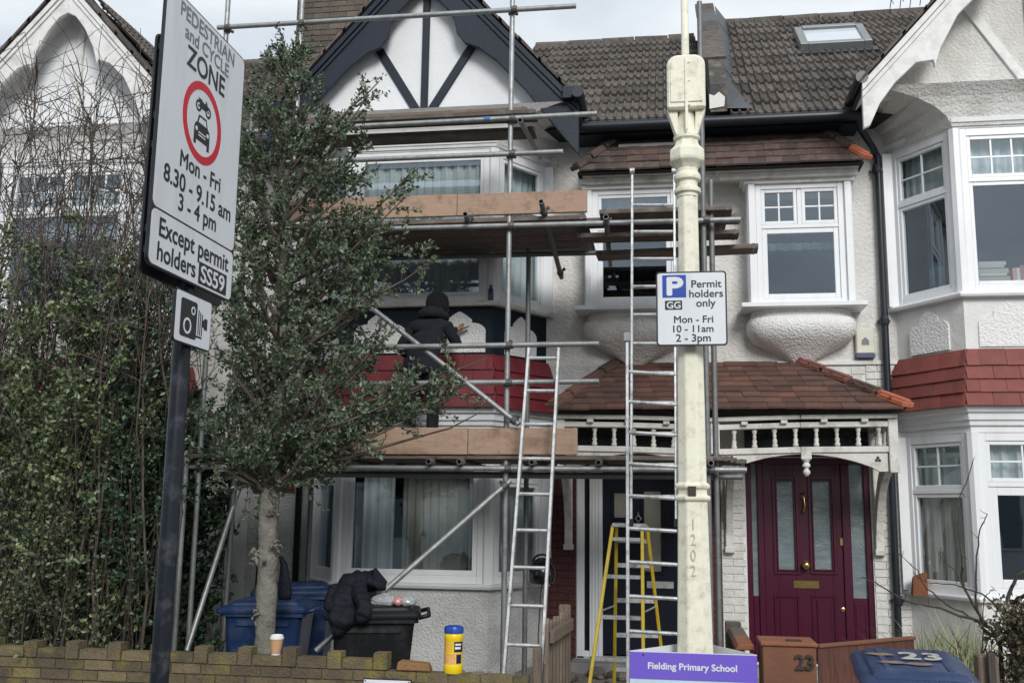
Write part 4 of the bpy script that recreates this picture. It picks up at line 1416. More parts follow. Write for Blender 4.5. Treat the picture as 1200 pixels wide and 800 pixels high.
# ledgers along the front: (px,py)->(px,py) ends
LED = [((255, 32), (675, 8), SF - .05), ((290, 156), (700, 132), SF - .05), ((330, 191), (660, 178), SF - .05), ((430, 268), (868, 258), SF - .05),
       ((390, 408), (702, 402), SF - .05), ((330, 451), (702, 446), SF - .05), ((213, 547), (875, 550), SF - .05)]
lz = []
for a, b, y in LED:
    p, q = P(*a, y), P(*b, y)
    zm = (p.z + q.z) / 2
    p.z, q.z = (p.z + zm) / 2, (q.z + zm) / 2
    pole('ledger', p, q)
    lz.append(zm)
    for x, yy, zt, zb in UP[:4]:
        if p.x < x < q.x and zm < zt:
            coupler((x, SF, zm + .0), Z)
            coupler((x + .03, y, zm), V(1, 0, 0))
for zz, x0, x1 in ((2.20, -4.4, .66), (4.36, -3.6, .62)):
    pole('ledger', (x0, SB, zz), (x1, SB, zz), 'galv_dark')
pole('ledger', (-4.4, SF + .3, 2.16), (.62, SF + .28, 2.17), 'galv_dark')
# transoms: poking out towards the street
for px, py in ((403, 541), (502, 537), (538, 538), (623, 538), (701, 541), (833, 538)):
    p = P(px, py, SF - .17)
    p.z = lz[6] + .052
    pole('transom', p, V(p.x + .02, SB + .12, p.z), 'galv_dark')
    coupler((p.x, SF - .05, p.z), V(0, 1, 0))
for px, py, px2, py2 in ((545, 251, 571, 300), (634, 236, 658, 325), (710, 254, 715, 311)):
    p, q = P(px, py, SF - .25), P(px2, py2, 10.2)
    pole('transom', p, q, 'galv_dark')
    t = (SF - .05 - p.y) / (q.y - p.y)
    coupler(p.lerp(q, t), q - p)
    if px == 634:
        coupler(p.lerp(q, .93), q - p)
# braces
def brace(a, b, ya, yb, m='galv'):
    pole('brace', P(*a, ya), P(*b, yb), m)
    coupler(P(*b, yb) * .97 + P(*a, ya) * .03, P(*b, yb) - P(*a, ya))
brace((432, 358), (608, 497), SF + .06, SF - .11)
brace((370, 762), (598, 563), SF - .62, SF - .11)
brace((219, 762), (284, 560), SF - .36, SF + .2)
brace((262, 750), (275, 562), SF + .1, SF + .1, 'galv_dark')


def plank(p, q, wdt, th, m, name='deck_board', edge=True):
    mb = MB()
    mb.beam(p, q, wdt, th)
    o = mb.build(name, m, scaf, bevel=.004)
    if edge:
        d = (Vector(q) - Vector(p)).normalized()
        for e in (p, q):
            s = 1 if e is p else -1
            mb = MB(); mb.beam(Vector(e) + d * s * .03, Vector(e) + d * s * .055, wdt + .004, th + .004); mb.build('end_band', 'coupler', o)
    return o


# lower lift deck + toe board
zd = lz[6] + .052 + .045
for k in range(4):
    y = SF + .0 + k * .235
    xl, xr = -4.45 + random.uniform(-.1, .1), .62 + random.uniform(-.12, .05)
    plank(V(xl, y + .06, zd), V(-1.2 + k * .05, y + .06, zd + .004), .225, .038, 'board_old')
    plank(V(-1.19 + k * .05, y + .06, zd + .003), V(xr, y + .06, zd), .225, .038, 'board_old')
p, q = P(330, 506, SF - .04), P(677, 504, SF - .04)
tb0, tb1 = zd + .022, (q.z + .02)
mb = MB(); mb.box(p.x, SF - .075, tb0, -1.75, SF - .037, tb1); mb.build('toe_board', 'board_new', scaf, bevel=.004)
mb = MB(); mb.box(-1.746, SF - .073, tb0 + .002, q.x, SF - .035, tb1 - .003); mb.build('toe_board', 'board_new', scaf, bevel=.004)
# upper lift deck, ragged right ends, toe board
zu = lz[3] + .06
ends = [(.57, -.6, 'board_old'), (.66, -.85, 'board_old'), (.54, -.55, 'board_old'), (.40, -.95, 'board_old')]
for k in range(5):
    y = SF + .10 + k * .25
    plank(V(-3.6 + random.uniform(-.1, .1), y, zu + .012), V(-.72, y, zu + .012), .235, .04, 'board_old')
for k, (xr, xl, m) in enumerate(ends):
    y = SF + .10 + k * .25
    plank(V(xl, y, zu + .055), V(xr, y, zu + .055), .235, .04, m)
a, b = P(673, 286, SF - .02), P(842, 282, SF - .02)
plank(V(a.x, SF + .34, zu - .09), V(b.x + .2, SF + .36, zu - .09), .22, .04, 'board_old')
a, b = P(700, 304, 9.5), P(887, 295, 9.5)
plank(V(a.x, 9.45, a.z + .02), V(b.x, 9.4, a.z + .04), .225, .045, 'board_old')
p0 = P(330, 229, SF - .04); p1 = P(688, 222, SF - .04); p2 = P(688, 248, SF - .04)
mb = MB(); mb.box(p0.x, SF - .045, p2.z - .0, -1.9, SF - .007, p1.z); mb.build('toe_board', 'board_new', scaf, bevel=.004)
mb = MB(); mb.box(-1.896, SF - .043, p2.z, p1.x, SF - .005, p1.z - .004); mb.build('toe_board', 'board_new', scaf, bevel=.004)
# gable level boards
for k, (yy, zz, xa, xb_) in enumerate(((SF + .35, 5.62, -3.6, -1.30), (SF + .05, 5.47, -3.7, -1.18), (SF + .30, 5.40, -3.6, -1.22), (SF + .55, 5.50, -3.6, -1.25))):
    plank(V(xa, yy, zz), V(xb_, yy, zz), .225, .042, 'board_old')
for x in (-1.30, -3.4):
    pole('transom', (x, SF - .2, 5.33), (x + .05, SB, 5.36), 'galv_dark')
mb = MB(); b0 = P(567, 140, SF - .05); mb.tube([b0, b0 + V(.06, 0, 0)], .026, 12); mb.build('tape_band', 'bluetape', scaf)

# ------------------------------------------------------------------ the row across the street, seen only as reflections in the panes
def opposite(xc, label):
    th = thing('terraced_house', label, 'house', (xc, -9.0, 0), 'houses across the street')
    mb = MB(); mb.box(xc - 3.0, -9.3, 0, xc + 2.98, -9.0, 5.8); mb.build('wall', 'render_smooth', th)
    mb = MB(); mb.prism([(-8.6, 5.75), (-11.6, 8.2), (-14.6, 5.75)], (xc - 3.0, 0, 0), (0, 1, 0), (0, 0, 1), (5.98, 0, 0)); mb.build('roof', 'roof_base', th)
    mb = MB(); mb.box(xc - 2.4, -8.99, .05, xc + .2, -8.3, 5.7); mb.prism([(xc - 2.6, 5.7), (xc + .4, 5.7), (xc - 1.1, 7.4)], (0, -8.25, 0), (1, 0, 0), (0, 0, 1), (0, -.7, 0)); mb.build('bay', 'render_smooth', th)
    for z0, z1 in ((1.0, 2.6), (3.8, 5.4)):
        for x0, x1 in ((xc - 2.2, xc - 1.55), (xc - 1.45, xc - .75), (xc - .65, xc + 0.0), (xc + 1.0, xc + 1.9)):
            yb = -8.29 if x1 < xc + .5 else -8.99
            mb = MB(); mb.box(x0, yb - .02, z0, x1, yb + .03, z1); wn = mb.build('window', 'upvc', th)
            mb = MB(); mb.box(x0 + .06, yb + .03, z0 + .06, x1 - .06, yb + .034, z1 - .06); mb.build('pane', 'frost_glass', wn)
opposite(-9.0, 'white bay fronted house across the street facing the neighbour with the hedge')
opposite(-3.0, 'white bay fronted house across the street facing the scaffolded house')
opposite(3.0, 'white bay fronted house across the street facing the burgundy door')
opposite(9.0, 'white bay fronted house across the street facing the red tiled bay')
# ------------------------------------------------------------------ garden wall of single bricks
WY = 7.10
gw = thing('garden_wall', 'low mossy brick garden wall with stepped half brick top along the pavement', 'wall', (-3.3, WY, 0))
mb = MB(); mb.box(-6.6, WY + .012, -.05, -0.97, WY + .1, .742); mb.box(-6.6, WY + .012, .742, -2.0, WY + .1, .80)
mb.build('mortar_core', 'mortar', gw)
brick_wall(gw, -6.6, -0.965, 0.0, .75, WY, 'brick_old', length=.2255)
x = -6.6
hb = MB(); hb.box(-.5, 0, 0, .5, .105, 1); hb = raw_mesh('brick', hb, 'brick_old')
while x < -2.02:
    zz = .752 + random.uniform(-.002, .003)
    shared('brick', hb, gw, basis(V(x + .11, WY - .002, zz), V(.212, 0, 0), V(0, 1, 0), V(0, .0, .066 + random.uniform(-.003, .003))))
    shared('brick', hb, gw, basis(V(x + .275, WY - .006 + random.uniform(-.006, .004), zz), V(.098, 0, 0), V(random.uniform(-.04, .04), 1.08, 0), V(random.uniform(-.003, .003), 0, .118 + random.uniform(-.01, .008))))
    x += .332
a, b = P(464, 776, WY), P(504, 779, WY)
mb = MB(); mb.add([(a.x, WY, .752), (b.x, WY, .752), (b.x, WY + .1, .752), (a.x, WY + .1, .752), (a.x + .01, WY + .005, .812), (b.x - .015, WY + .008, .80), (b.x - .02, WY + .09, .806), (a.x + .015, WY + .1, .818)], MB.BOXF)
mb.build('brick', 'brick_broken', gw, bevel=.008)['label'] = 'broken orange brick at the end of the stepped top'
# mortar crumbs on the lower part of the wall
mb = MB()
for k in range(26):
    cx, cy = random.uniform(-1.7, -1.0), WY + random.uniform(.02, .09)
    s = random.uniform(.008, .02)
    mb.add([(cx - s, cy - s, .742), (cx + s, cy - s * .7, .742), (cx + s * .6, cy + s, .742), (cx - s * .7, cy + s, .742), (cx - s * .2, cy, .742 + s * 1.2)], [(0, 1, 4), (1, 2, 4), (2, 3, 4), (3, 0, 4), (3, 2, 1, 0)])
mb.build('mortar_crumbs', 'mortar', gw)

# small parking plate fixed to the wall face
pa, pb = P(425, 794, WY - .02), P(482, 795, WY - .02)
M = basis(V(pa.x, WY - .014, pa.z - .30), V(1, 0, 0), Z, V(0, -1, 0))
ps = thing('wall_sign', 'small white plate with blue square screwed to the brick garden wall', 'sign', (pa.x, WY - .012, pa.z - .30))
w_, h_ = pb.x - pa.x, .30
mb = MB(M); mb.box(0, 0, -.010, w_, h_, 0); pl_ = mb.build('plate', 'sign_black', ps, bevel=.003)
mb = MB(M); mb.box(.008, .008, 0, w_ - .008, h_ - .008, .0015); mb.build('face', 'sign_white', ps)
mb = MB(M); mb.box(.025, h_ - .13, .0015, .125, h_ - .03, .003); mb.build('blue_square', 'sign_blue', ps)
for q in ((.018, h_ - .018), (w_ - .018, h_ - .018)):
    mb = MB(M); mb.lathe([(.006, .0015), (.004, .005)], V(q[0], q[1], 0), 8); mb.build('screw', 'sign_ink', ps)

# ------------------------------------------------------------------ ladders
def ext(top, mid, z):
    t = (z - top.z) / (mid.z - top.z)
    return top + (mid - top) * t


def ladder_section(th, bl, br, tl, tr, spacing=.254, rail=(.026, .062), m='alu', first=.18):
    for a, b in ((bl, tl), (br, tr)):
        mb = MB(); mb.beam(a, b, rail[0], rail[1], up=(0, -1, 0)); mb.build('rail', m, th, bevel=.004)
    L = ((tl - bl).length + (tr - br).length) / 2
    s = first
    while s < L - .08:
        p, q = bl.lerp(tl, s / L), br.lerp(tr, s / L)
        mb = MB(); mb.tube([p, q], .0155, 8); mb.build('rung', m, th)
        s += spacing
    for p, t in ((bl, tl), (br, tr)):
        d = (t - p).normalized()
        mb = MB(); mb.beam(p - d * .012, p + d * .05, rail[0] + .012, rail[1] + .012, up=(0, -1, 0)); mb.build('rubber_foot', 'rubber', th)


tl, tr = P(620, 408, 8.66), P(655, 408, 8.66)
bl, br = ext(tl, P(591, 785, 8.08), .06), ext(tr, P(635, 785, 8.08), .06)
ld = thing('ladder', 'short single section aluminium ladder leaning beside the picket gate', 'ladder', (bl + br) / 2, 'aluminium ladders')
ladder_section(ld, bl, br, tl, tr, spacing=.30)
tl, tr = P(741, 202, 8.60), P(790, 202, 8.60)
bl, br = P(739.5, 616, 8.05), P(792.5, 616, 8.05)
tl2, tr2 = P(735, 392, 8.31), P(795, 396, 8.31)
bl2, br2 = ext(tl2, P(736, 800, 7.80), .05), ext(tr2, P(797, 800, 7.80), .05)
ld2 = thing('ladder', 'tall two section extension ladder reaching the upper scaffold boards', 'ladder', (bl2 + br2) / 2, 'aluminium ladders')
ladder_section(ld2, bl2, br2, tl2, tr2, spacing=.254, rail=(.026, .066))
_c2 = (tl2.z - bl2.z) / (tl2 - bl2).length
_k = math.ceil((bl.z + .03 - bl2.z - .18 * _c2) / (.254 * _c2))
ladder_section(ld2, bl, br, tl, tr, spacing=.254, rail=(.022, .058), first=(bl2.z + (.18 + _k * .254) * _c2 - bl.z) / _c2)
for p in (tl, tr):
    mb = MB(); mb.tube([p + V(-.02, -.03, 0), p + V(.02, -.03, 0)], .028, 10); mb.build('wall_wheel', 'alu', ld2)
for p in (tl2, tr2):
    mb = MB(); mb.beam(p + V(0, -.04, -.06), p + V(0, -.04, .01), .05, .05); mb.build('guide_bracket', 'galv', ld2)

# yellow step ladder
tl, tr = P(718, 616, 8.95), P(752.5, 617, 8.95)
fl, fr = ext(tl, P(691, 800, 8.62), .18), ext(tr, P(754, 790, 8.62), .18)
tl3, tr3 = tl + V(.03, .06, 0), tr + V(.04, .06, 0)
rl_, rr_ = ext(tl3, P(720, 785, 9.42), .20), ext(tr3, P(775, 760, 9.42), .20)
sl_ = thing('step_ladder', 'yellow fibreglass step ladder with metal treads standing before the navy door', 'step ladder', (fl + fr + rl_ + rr_) / 4)
for a, b in ((fl, tl), (fr, tr), (rl_, tl3), (rr_, tr3)):
    mb = MB(); mb.beam(a, b, .028, .075 if b in (tl, tr) else .045, up=(0, -1, 0)); mb.build('rail', 'yellow_grp', sl_, bevel=.004)
    d = (b - a).normalized()
    mb = MB(); mb.beam(a - d * .01, a + d * .06, .04, .09, up=(0, -1, 0)); mb.build('rubber_foot', 'rubber', sl_)
for t in (.10, .31, .52, .73, .93):
    p, q = fl.lerp(tl, t), fr.lerp(tr, t)
    mb = MB(); mb.beam(p + V(0, .02, 0), q + V(0, .02, 0), .085, .03); mb.build('tread', 'alu', sl_, bevel=.003)
for t in (.18, .38, .58, .78, .92):
    p, q = rl_.lerp(tl3, t), rr_.lerp(tr3, t)
    mb = MB(); mb.beam(p, q, .025, .04); mb.build('rung', 'alu', sl_, bevel=.003)
mb = MB(); c0 = (tl + tl3) / 2; c1 = (tr + tr3) / 2; mb.beam(c0 + V(-.02, 0, .01), c1 + V(.02, 0, .01), .16, .035); mb.build('top_cap', 'alu', sl_, bevel=.006)
for a, b, c, d in ((fl, tl, rl_, tl3), (fr, tr, rr_, tr3)):
    mb = MB(); mb.tube([a.lerp(b, .55), c.lerp(d, .55)], .008, 6); mb.build('spreader', 'alu', sl_)

# ------------------------------------------------------------------ lamp column
LX, LY = .14, 6.7
lamp = thing('lamp_column', 'cream painted cast street lamp column carrying the permit plate', 'street lamp', (LX, LY, 0))


def lz_(py):
    return P(806, py, LY).z


K = .00585
prof = [(.15, 0.0), (.148, .25), (20.2 * K, lz_(752)), (17.2 * K, lz_(590)), (17.2 * K, lz_(587))]
prof += [(20.6 * K, lz_(586)), (21 * K, lz_(583)), (20.6 * K, lz_(581)), (17 * K, lz_(580)), (17 * K, lz_(573)), (20 * K, lz_(572)), (20.4 * K, lz_(569)), (20 * K, lz_(567)), (16.7 * K, lz_(566))]
prof += [(15.6 * K, lz_(420)), (15.2 * K, lz_(405)), (12.8 * K, lz_(330)), (12.2 * K, lz_(232))]
mb = MB(); mb.lathe(prof, V(LX, LY, 0), 8, rot=R(22.5)); mb.build('shaft', 'cream_paint', lamp, bevel=.006)
prof = [(12.2, 232), (12, 228), (15, 227), (15.4, 224), (14.8, 222), (11.6, 220), (11.4, 214), (15, 212), (15.6, 209), (15, 206), (12.4, 203), (12.6, 199)]
mb = MB(); mb.lathe([(a * K, lz_(b)) for a, b in prof], V(LX, LY, 0), 20); mb.build('collar', 'cream_paint', lamp, smooth=True, autos=35)
prof = [(12.6, 199), (15.5, 195.5), (20.5, 191), (21.2, 188), (21.0, 178), (17.5, 175), (15, 172), (13.6, 168), (13.8, 165.5)]
mb = MB(); mb.lathe([(a * K, lz_(b)) for a, b in prof], V(LX, LY, 0), 8, rot=R(22.5)); mb.build('capital', 'cream_paint', lamp, bevel=.004)
prof = [(13.8, 165.5), (15.4, 164), (15.4, 161), (13.5, 159), (12.6, 152), (12, 146), (10.5, 138), (9.5, 128)]
mb = MB(); mb.lathe([(a * K, lz_(b)) for a, b in prof], V(LX, LY, 0), 16); mb.build('collar', 'cream_paint', lamp, smooth=True, autos=35)
zb, zt = lz_(133), lz_(71)
hwid, dep = 22 * K, .10
op = [(-hwid, zb), (-hwid, zt - .075)] + [(-hwid + .075 * (1 - math.cos(t)), zt - .075 + .075 * math.sin(t)) for t in [R(15 * i) for i in range(1, 7)]]
op = op + [(-x, z) for x, z in op[::-1]]
mb = MB(); mb.prism(op, (LX, LY - dep, 0), (1, 0, 0), (0, 0, 1), (0, 2 * dep, 0)); hd = mb.build('lamp_housing', 'cream_paint', lamp, bevel=.012)
mb = MB(); mb.prism([(x * .84, zb + .04 + (z - zb) * .86) for x, z in op], (LX, LY - dep - .008, 0), (1, 0, 0), (0, 0, 1), (0, .012, 0)); mb.build('housing_door', 'cream_paint', hd, bevel=.005)
mb = MB(); mb.box(LX - .01, LY - dep - .016, zb - .16, LX + .01, LY - dep - .004, zt - .03); mb.build('rib', 'cream_paint', hd, bevel=.003)
for zz in (zb + .02, (zb + zt) / 2, zt - .06):
    mb = MB(Matrix.Translation(V(LX + .02, LY - dep - .008, zz)) @ Matrix.Rotation(R(90), 4, 'X')); mb.lathe([(.008, 0), (.006, .006)], (0, 0, 0), 8); mb.build('bolt', 'cream_paint', hd)
for s in (-1, 1):       # webs from the collar out to the housing corners
    mb = MB(); mb.prism([(s * .05, lz_(166)), (s * .075, lz_(160)), (s * hwid, zb + .01), (s * .06, zb + .01)], (LX, LY - .06, 0), (1, 0, 0), (0, 0, 1), (0, .12, 0)); mb.build('web', 'cream_paint', hd, bevel=.004)
mb = MB(); mb.lathe([(.030, zt - .02), (.030, zt + .03), (.026, zt + .035), (.024, 6.6), (.022, 7.4)], V(LX, LY, 0), 14); mb.build('upper_pole', 'cream_paint', lamp, smooth=True, autos=40)
# hatch hole and scratched digits
mb = MB(); c = P(811, 575, LY - .13); mb.box(c.x - .025, LY - .118, c.z - .03, c.x + .025, LY - .09, c.z + .03); mb.build('hatch_hole', 'number_metal', lamp)
for i, ch_ in enumerate("1202"):
    c = P(812, 614 + i * 18, LY)
    ry = LY - .105 - .001 * i
    lettering(ch_, .10, basis(V(c.x, ry, c.z), V(1, 0, 0), Z, V(0, -1, 0)), 'scratch', lamp, bold=0, ext=.0004, name='scratched_digit', sx=.75)
# permit plate
SY = LY - .16
x0, x1, z0, z1 = pr(769, 318, 852, 405, SY)
pp = thing('parking_sign', 'white permit holders parking plate with blue P fixed on the cream lamp column', 'sign', ((x0 + x1) / 2, SY, z0))


def rrect(x0, x1, z0, z1, r, n=5):
    pts = []
    for cx, cz, a0 in ((x1 - r, z0 + r, -90), (x1 - r, z1 - r, 0), (x0 + r, z1 - r, 90), (x0 + r, z0 + r, 180)):
        pts += [(cx + r * math.cos(R(a0 + 90 * k / n)), cz + r * math.sin(R(a0 + 90 * k / n))) for k in range(n + 1)]
    return pts


def plate(th, M, poly, d0, d1, name, m, bevel=0):
    mb = MB(M)
    mb.prism(poly, (0, 0, d0), (1, 0, 0), (0, 1, 0), (0, 0, d1 - d0))
    return mb.build(name, m, th, bevel=bevel)


def px_on(M, px, py):
    """sign-local 2D coordinates of a photo pixel on the plane of M"""
    d = _fwd + _r2 * ((px - 600) / FPX) - _u2 * ((py - 400) / FPX)
    o = M.translation
    n = M.col[2].xyz
    t = (o - V(0, 0, EYE)).dot(n) / d.dot(n)
    q = V(0, 0, EYE) + d * t - o
    return q.dot(M.col[0].xyz), q.dot(M.col[1].xyz)


def sign_text(th, M, txt, pl, prr, m, d=.0022, bold=.018, sx=.96, vc=False):
    a, b = px_on(M, *pl), px_on(M, *prr)
    c = ((a[0] + b[0]) / 2, (a[1] + b[1]) / 2)
    lettering(txt, 1.0, M @ Matrix.Translation(V(c[0], c[1], d)), m, th, fit=abs(b[0] - a[0]), bold=bold, ext=.0005, sx=sx, vc=vc)


M = basis(V(x0, SY, z0), V(1, 0, 0), Z, V(0, -1, 0))
W_, H_ = x1 - x0, z1 - z0
plate(pp, M, rrect(0, W_, 0, H_, .022), -.012, 0, 'plate', 'sign_black')
plate(pp, M, rrect(.010, W_ - .010, .010, H_ - .010, .016), -.004, .0015, 'face', 'sign_white')
a, b = px_on(M, 776.3, 349), px_on(M, 803.8, 322)
plate(pp, M, rrect(a[0], b[0], a[1], b[1], .004), 0, .0027, 'blue_square', 'sign_blue')
sign_text(pp, M, 'P', (782.5, 335.5), (799.5, 335.5), 'sign_white', d=.0034, bold=.035, sx=.74, vc=True)
a, b = px_on(M, 779.3, 363.2), px_on(M, 799.4, 352)
plate(pp, M, rrect(a[0], b[0], a[1], b[1], .004), 0, .0027, 'black_patch', 'sign_ink')
sign_text(pp, M, 'GG', (781.5, 357.6), (797.3, 357.6), 'sign_white', d=.0034, vc=True)
for t_, l_, r_, y_ in (('Permit', 810.3, 845.3, 333), ('holders', 807.8, 847.2, 344.3), ('only', 816, 838.5, 355.3), ('Mon - Fri', 790, 835.7, 374.5), ('10 - 11am', 789, 836, 385.5), ('2 - 3pm', 792.3, 832.8, 396.3)):
    sign_text(pp, M, t_, (l_, y_), (r_, y_), 'sign_ink')
for zz in (z0 + .09, z1 - .09):
    mb = MB(); mb.tube([V(LX + .115 * math.cos(t), LY + .115 * math.sin(t), zz) for t in [R(30 * k) for k in range(13)]], .010, 6); mb.box(LX - .05, SY + .012, zz - .02, LX + .05, LY - .09, zz + .02); mb.build('clip_band', 'galv', pp)

# school banner wrapped round the column
SYF = 6.42
f0, f1 = P(738, 762, SYF), P(887, 767, SYF)
ztop = (f0.z + f1.z) / 2
sb_ = thing('school_sign', 'three sided school sign with purple band wrapped round the lamp column', 'sign', (LX, LY, 0))
A3, B3, C3 = V(f0.x, SYF, 0), V(f1.x, SYF, 0), V(LX + .02, 7.0, 0)


def wallpanel(name, a, b, z0, z1, m, t=.006, off=0):
    u = (b - a).normalized()
    n = V(u.y, -u.x, 0)
    mb = MB()
    mb.add([a + n * off + V(0, 0, z0), b + n * off + V(0, 0, z0), b + n * (off - t) + V(0, 0, z0), a + n * (off - t) + V(0, 0, z0),
            a + n * off + V(0, 0, z1), b + n * off + V(0, 0, z1), b + n * (off - t) + V(0, 0, z1), a + n * (off - t) + V(0, 0, z1)], MB.BOXF)
    return mb.build(name, m, sb_)


wallpanel('front_panel', A3, B3, ztop - .95, ztop, 'sign_white')
zband = P(812, 797, SYF).z
wallpanel('purple_band', A3, B3, zband, ztop - .004, 'school_purple', t=.002, off=.0025)
wallpanel('blue_field', A3, B3, ztop - .94, zband - .002, 'school_blue', t=.002, off=.0025)
wallpanel('rear_panel', B3 + V(.001, .012, 0), C3, ztop - .95, ztop, 'sign_white')
wallpanel('rear_panel', C3, A3 + V(-.001, .012, 0), ztop - .95, ztop, 'sign_white')
M = basis(V(f0.x, SYF - .003, ztop), V(1, 0, 0), Z, V(0, -1, 0))
sign_text(sb_, M, 'Fielding Primary School', (759.5, 779), (863.5, 784), 'sign_white', d=.001, bold=.028)
mb = MB(Matrix.Translation(V(f0.x + .08, SYF - .003, ztop - .02)) @ Matrix.Rotation(R(90), 4, 'X')); mb.lathe([(.006, 0), (.005, .003)], (0, 0, 0), 8); mb.build('rivet', 'sign_ink', sb_)

# ------------------------------------------------------------------ pedestrian zone sign on its post
PX, PYY = -2.41, 4.7
zs_ = thing('zone_sign', 'tall pedestrian and cycle zone sign with camera plate on dark post', 'sign', (PX, PYY, 0))
mb = MB(); mb.lathe([(.0445, 0), (.0445, 4.35)], V(PX, PYY, 0), 20); mb.build('post', 'post_navy', zs_, smooth=True, autos=40)
mb = MB(); mb.lathe([(.058, 0), (.058, .98), (.045, 1.02)], V(PX, PYY, 0), 20); mb.build('post_base', 'post_navy', zs_, smooth=True, autos=40)
d = _fwd + _r2 * ((793 - 600) / FPX) - _u2 * ((600 - 400) / FPX)
su = V(d.x, d.y, 0).normalized()
sn = V(su.y, -su.x, 0)
M = basis(V(PX, PYY, 3.0) + sn * .075, su, Z, sn)
lb_, rb_, rt_ = px_on(M, 172, 308), px_on(M, 270.5, 355), px_on(M, 285.5, 69)
zlo, zhi = (lb_[1] + rb_[1]) / 2, rt_[1]
xl_, xr_ = lb_[0], rb_[0]
plate(zs_, M, rrect(xl_, xr_, zlo, zhi, .045), -.016, 0, 'plate', 'sign_black', bevel=.002)
zm1 = px_on(M, 225, 267)[1]
zsp = (px_on(M, 180, 243)[1] + px_on(M, 272, 294)[1]) / 2
plate(zs_, M, rrect(xl_ + .010, xr_ - .010, zsp + .005, zhi - .010, .035), -.005, .0015, 'face', 'sign_white')
plate(zs_, M, rrect(xl_ + .010, xr_ - .010, zlo + .010, zsp - .005, .035), -.005, .0015, 'face', 'sign_white')
for t_, a, b, m_ in (('PEDESTRIAN', (212, 12), (274, 70), 'sign_grey'), ('and CYCLE', (217, 39), (267.5, 83), 'sign_grey'), ('ZONE', (219.5, 63), (262.5, 107), 'sign_ink'),
                     ('Mon - Fri', (211, 186), (257.5, 218), 'sign_ink'), ('8.30 - 9.15 am', (191.5, 204), (269.5, 250), 'sign_ink'), ('3 - 4 pm', (209, 237), (252.5, 264), 'sign_ink'),
                     ('Except permit', (186.5, 267), (267, 310), 'sign_ink'), ('holders', (184, 294), (228.5, 317), 'sign_ink')):
    sign_text(zs_, M, t_, a, b, m_, bold=.018)
# fine print lines on the lower panel corner of the SS59 patch
a, b = px_on(M, 232, 324), px_on(M, 265, 330)
plate(zs_, M, rrect(a[0], b[0], (a[1] + b[1]) / 2 - .056, (a[1] + b[1]) / 2 + .056, .006), 0, .0027, 'black_patch', 'sign_ink')
sign_text(zs_, M, 'SS59', (235, 321), (262, 333), 'sign_white', d=.0034, bold=.016, sx=.82, vc=True)
# red ring with the two vehicle symbols
c = px_on(M, 237, 145)
rw = (px_on(M, 260, 150)[0] - px_on(M, 214, 140)[0]) / 2
def disc_ring(r0, r1, cx, cz, d0, d1, name, m, n=40, parent=zs_, MM=M):
    mb = MB(MM)
    mb.loft([[V(cx + r * math.cos(2 * math.pi * k / n), cz + r * math.sin(2 * math.pi * k / n), d_) for k in range(n)] for r, d_ in ((r0, d0), (r0, d1), (r1, d1), (r1, d0))], False)
    return mb.build(name, m, parent)
disc_ring(rw * .80, rw, c[0], c[1], .001, .0028, 'red_ring', 'sign_red')
def sym(poly, name='symbol', m='sign_ink', d0=.001, d1=.0026, sc=rw, o=c, MM=M, parent=zs_):
    plate(parent, MM, [(o[0] + x * sc, o[1] + y * sc) for x, y in poly], d0, d1, name, m)
def circ(x, y, r, n=18): return [(x + r * math.cos(2 * math.pi * k / n), y + r * math.sin(2 * math.pi * k / n)) for k in range(n)]
# car, front view
sym([(-.40, -.60), (-.40, -.20), (-.36, -.10), (-.27, -.04), (-.20, .16), (.20, .16), (.27, -.04), (.36, -.10), (.40, -.20), (.40, -.60), (.28, -.60), (.28, -.48), (-.28, -.48), (-.28, -.60)], 'car_symbol')
sym([(-.20, -.04), (-.15, .10), (.15, .10), (.20, -.04)], 'symbol_detail', 'sign_white', .002, .0036)
for s in (-1, 1):
    sym(circ(s * .29, -.22, .055), 'symbol_detail', 'sign_white', .002, .0036)
for k in range(2):
    sym([(-.18, -.29 - .07 * k), (.18, -.29 - .07 * k), (.18, -.26 - .07 * k), (-.18, -.26 - .07 * k)], 'symbol_detail', 'sign_white', .002, .0036)
# motorcycle, side view
for sx__ in (-.25, .25):
    disc_ring(.085 * rw, .145 * rw, c[0] + sx__ * rw, c[1] + .36 * rw, .001, .0026, 'motorcycle_symbol', 'sign_ink', 20)
    sym(circ(sx__, .36, .03), 'symbol_detail')
sym([(-.25, .36), (-.16, .34), (.10, .34), (.14, .44), (.24, .36), (.26, .40), (.16, .58), (.10, .60), (.08, .57), (.12, .55), (.08, .52), (-.05, .52), (-.10, .56), (-.30, .56), (-.22, .50), (-.14, .46)], 'motorcycle_symbol')
# back of the second plate facing the other way
M2 = basis(V(PX, PYY, 3.0) - sn * .075, su, Z, sn)
l2, t2 = px_on(M2, 163, 318), px_on(M2, 186, 38)
plate(zs_, M2, rrect(l2[0], l2[0] + (xr_ - xl_) * .99, l2[1] + .0, t2[1], .04), -.01, .004, 'rear_plate', 'sign_black', bevel=.002)
for py_ in (50, 136, 172, 273, 298):
    q = px_on(M2, 180, py_)[1]
    mb = MB(M2); mb.box(l2[0] + .01, q - .02, .004, l2[0] + .55, q + .02, .018); chn = mb.build('channel', 'sign_black', zs_, bevel=.003)
    for dz in (-.008, .008):
        mb = MB(M2); mb.box(l2[0] + .012, q + dz - .002, .018, l2[0] + .05, q + dz + .002, .0195); mb.build('slot', 'sign_white', zs_)
for zz in (zlo + .12, zhi - .12):
    mb = MB(); mb.tube([V(PX + .05 * math.cos(t), PYY + .05 * math.sin(t), 3.0 + zz) for t in [R(30 * k) for k in range(13)]], .012, 6)
    mb.beam(V(PX, PYY, 3.0 + zz) - sn * .075, V(PX, PYY, 3.0 + zz) + sn * .066, .04, .03); mb.build('clip_band', 'sign_black', zs_)
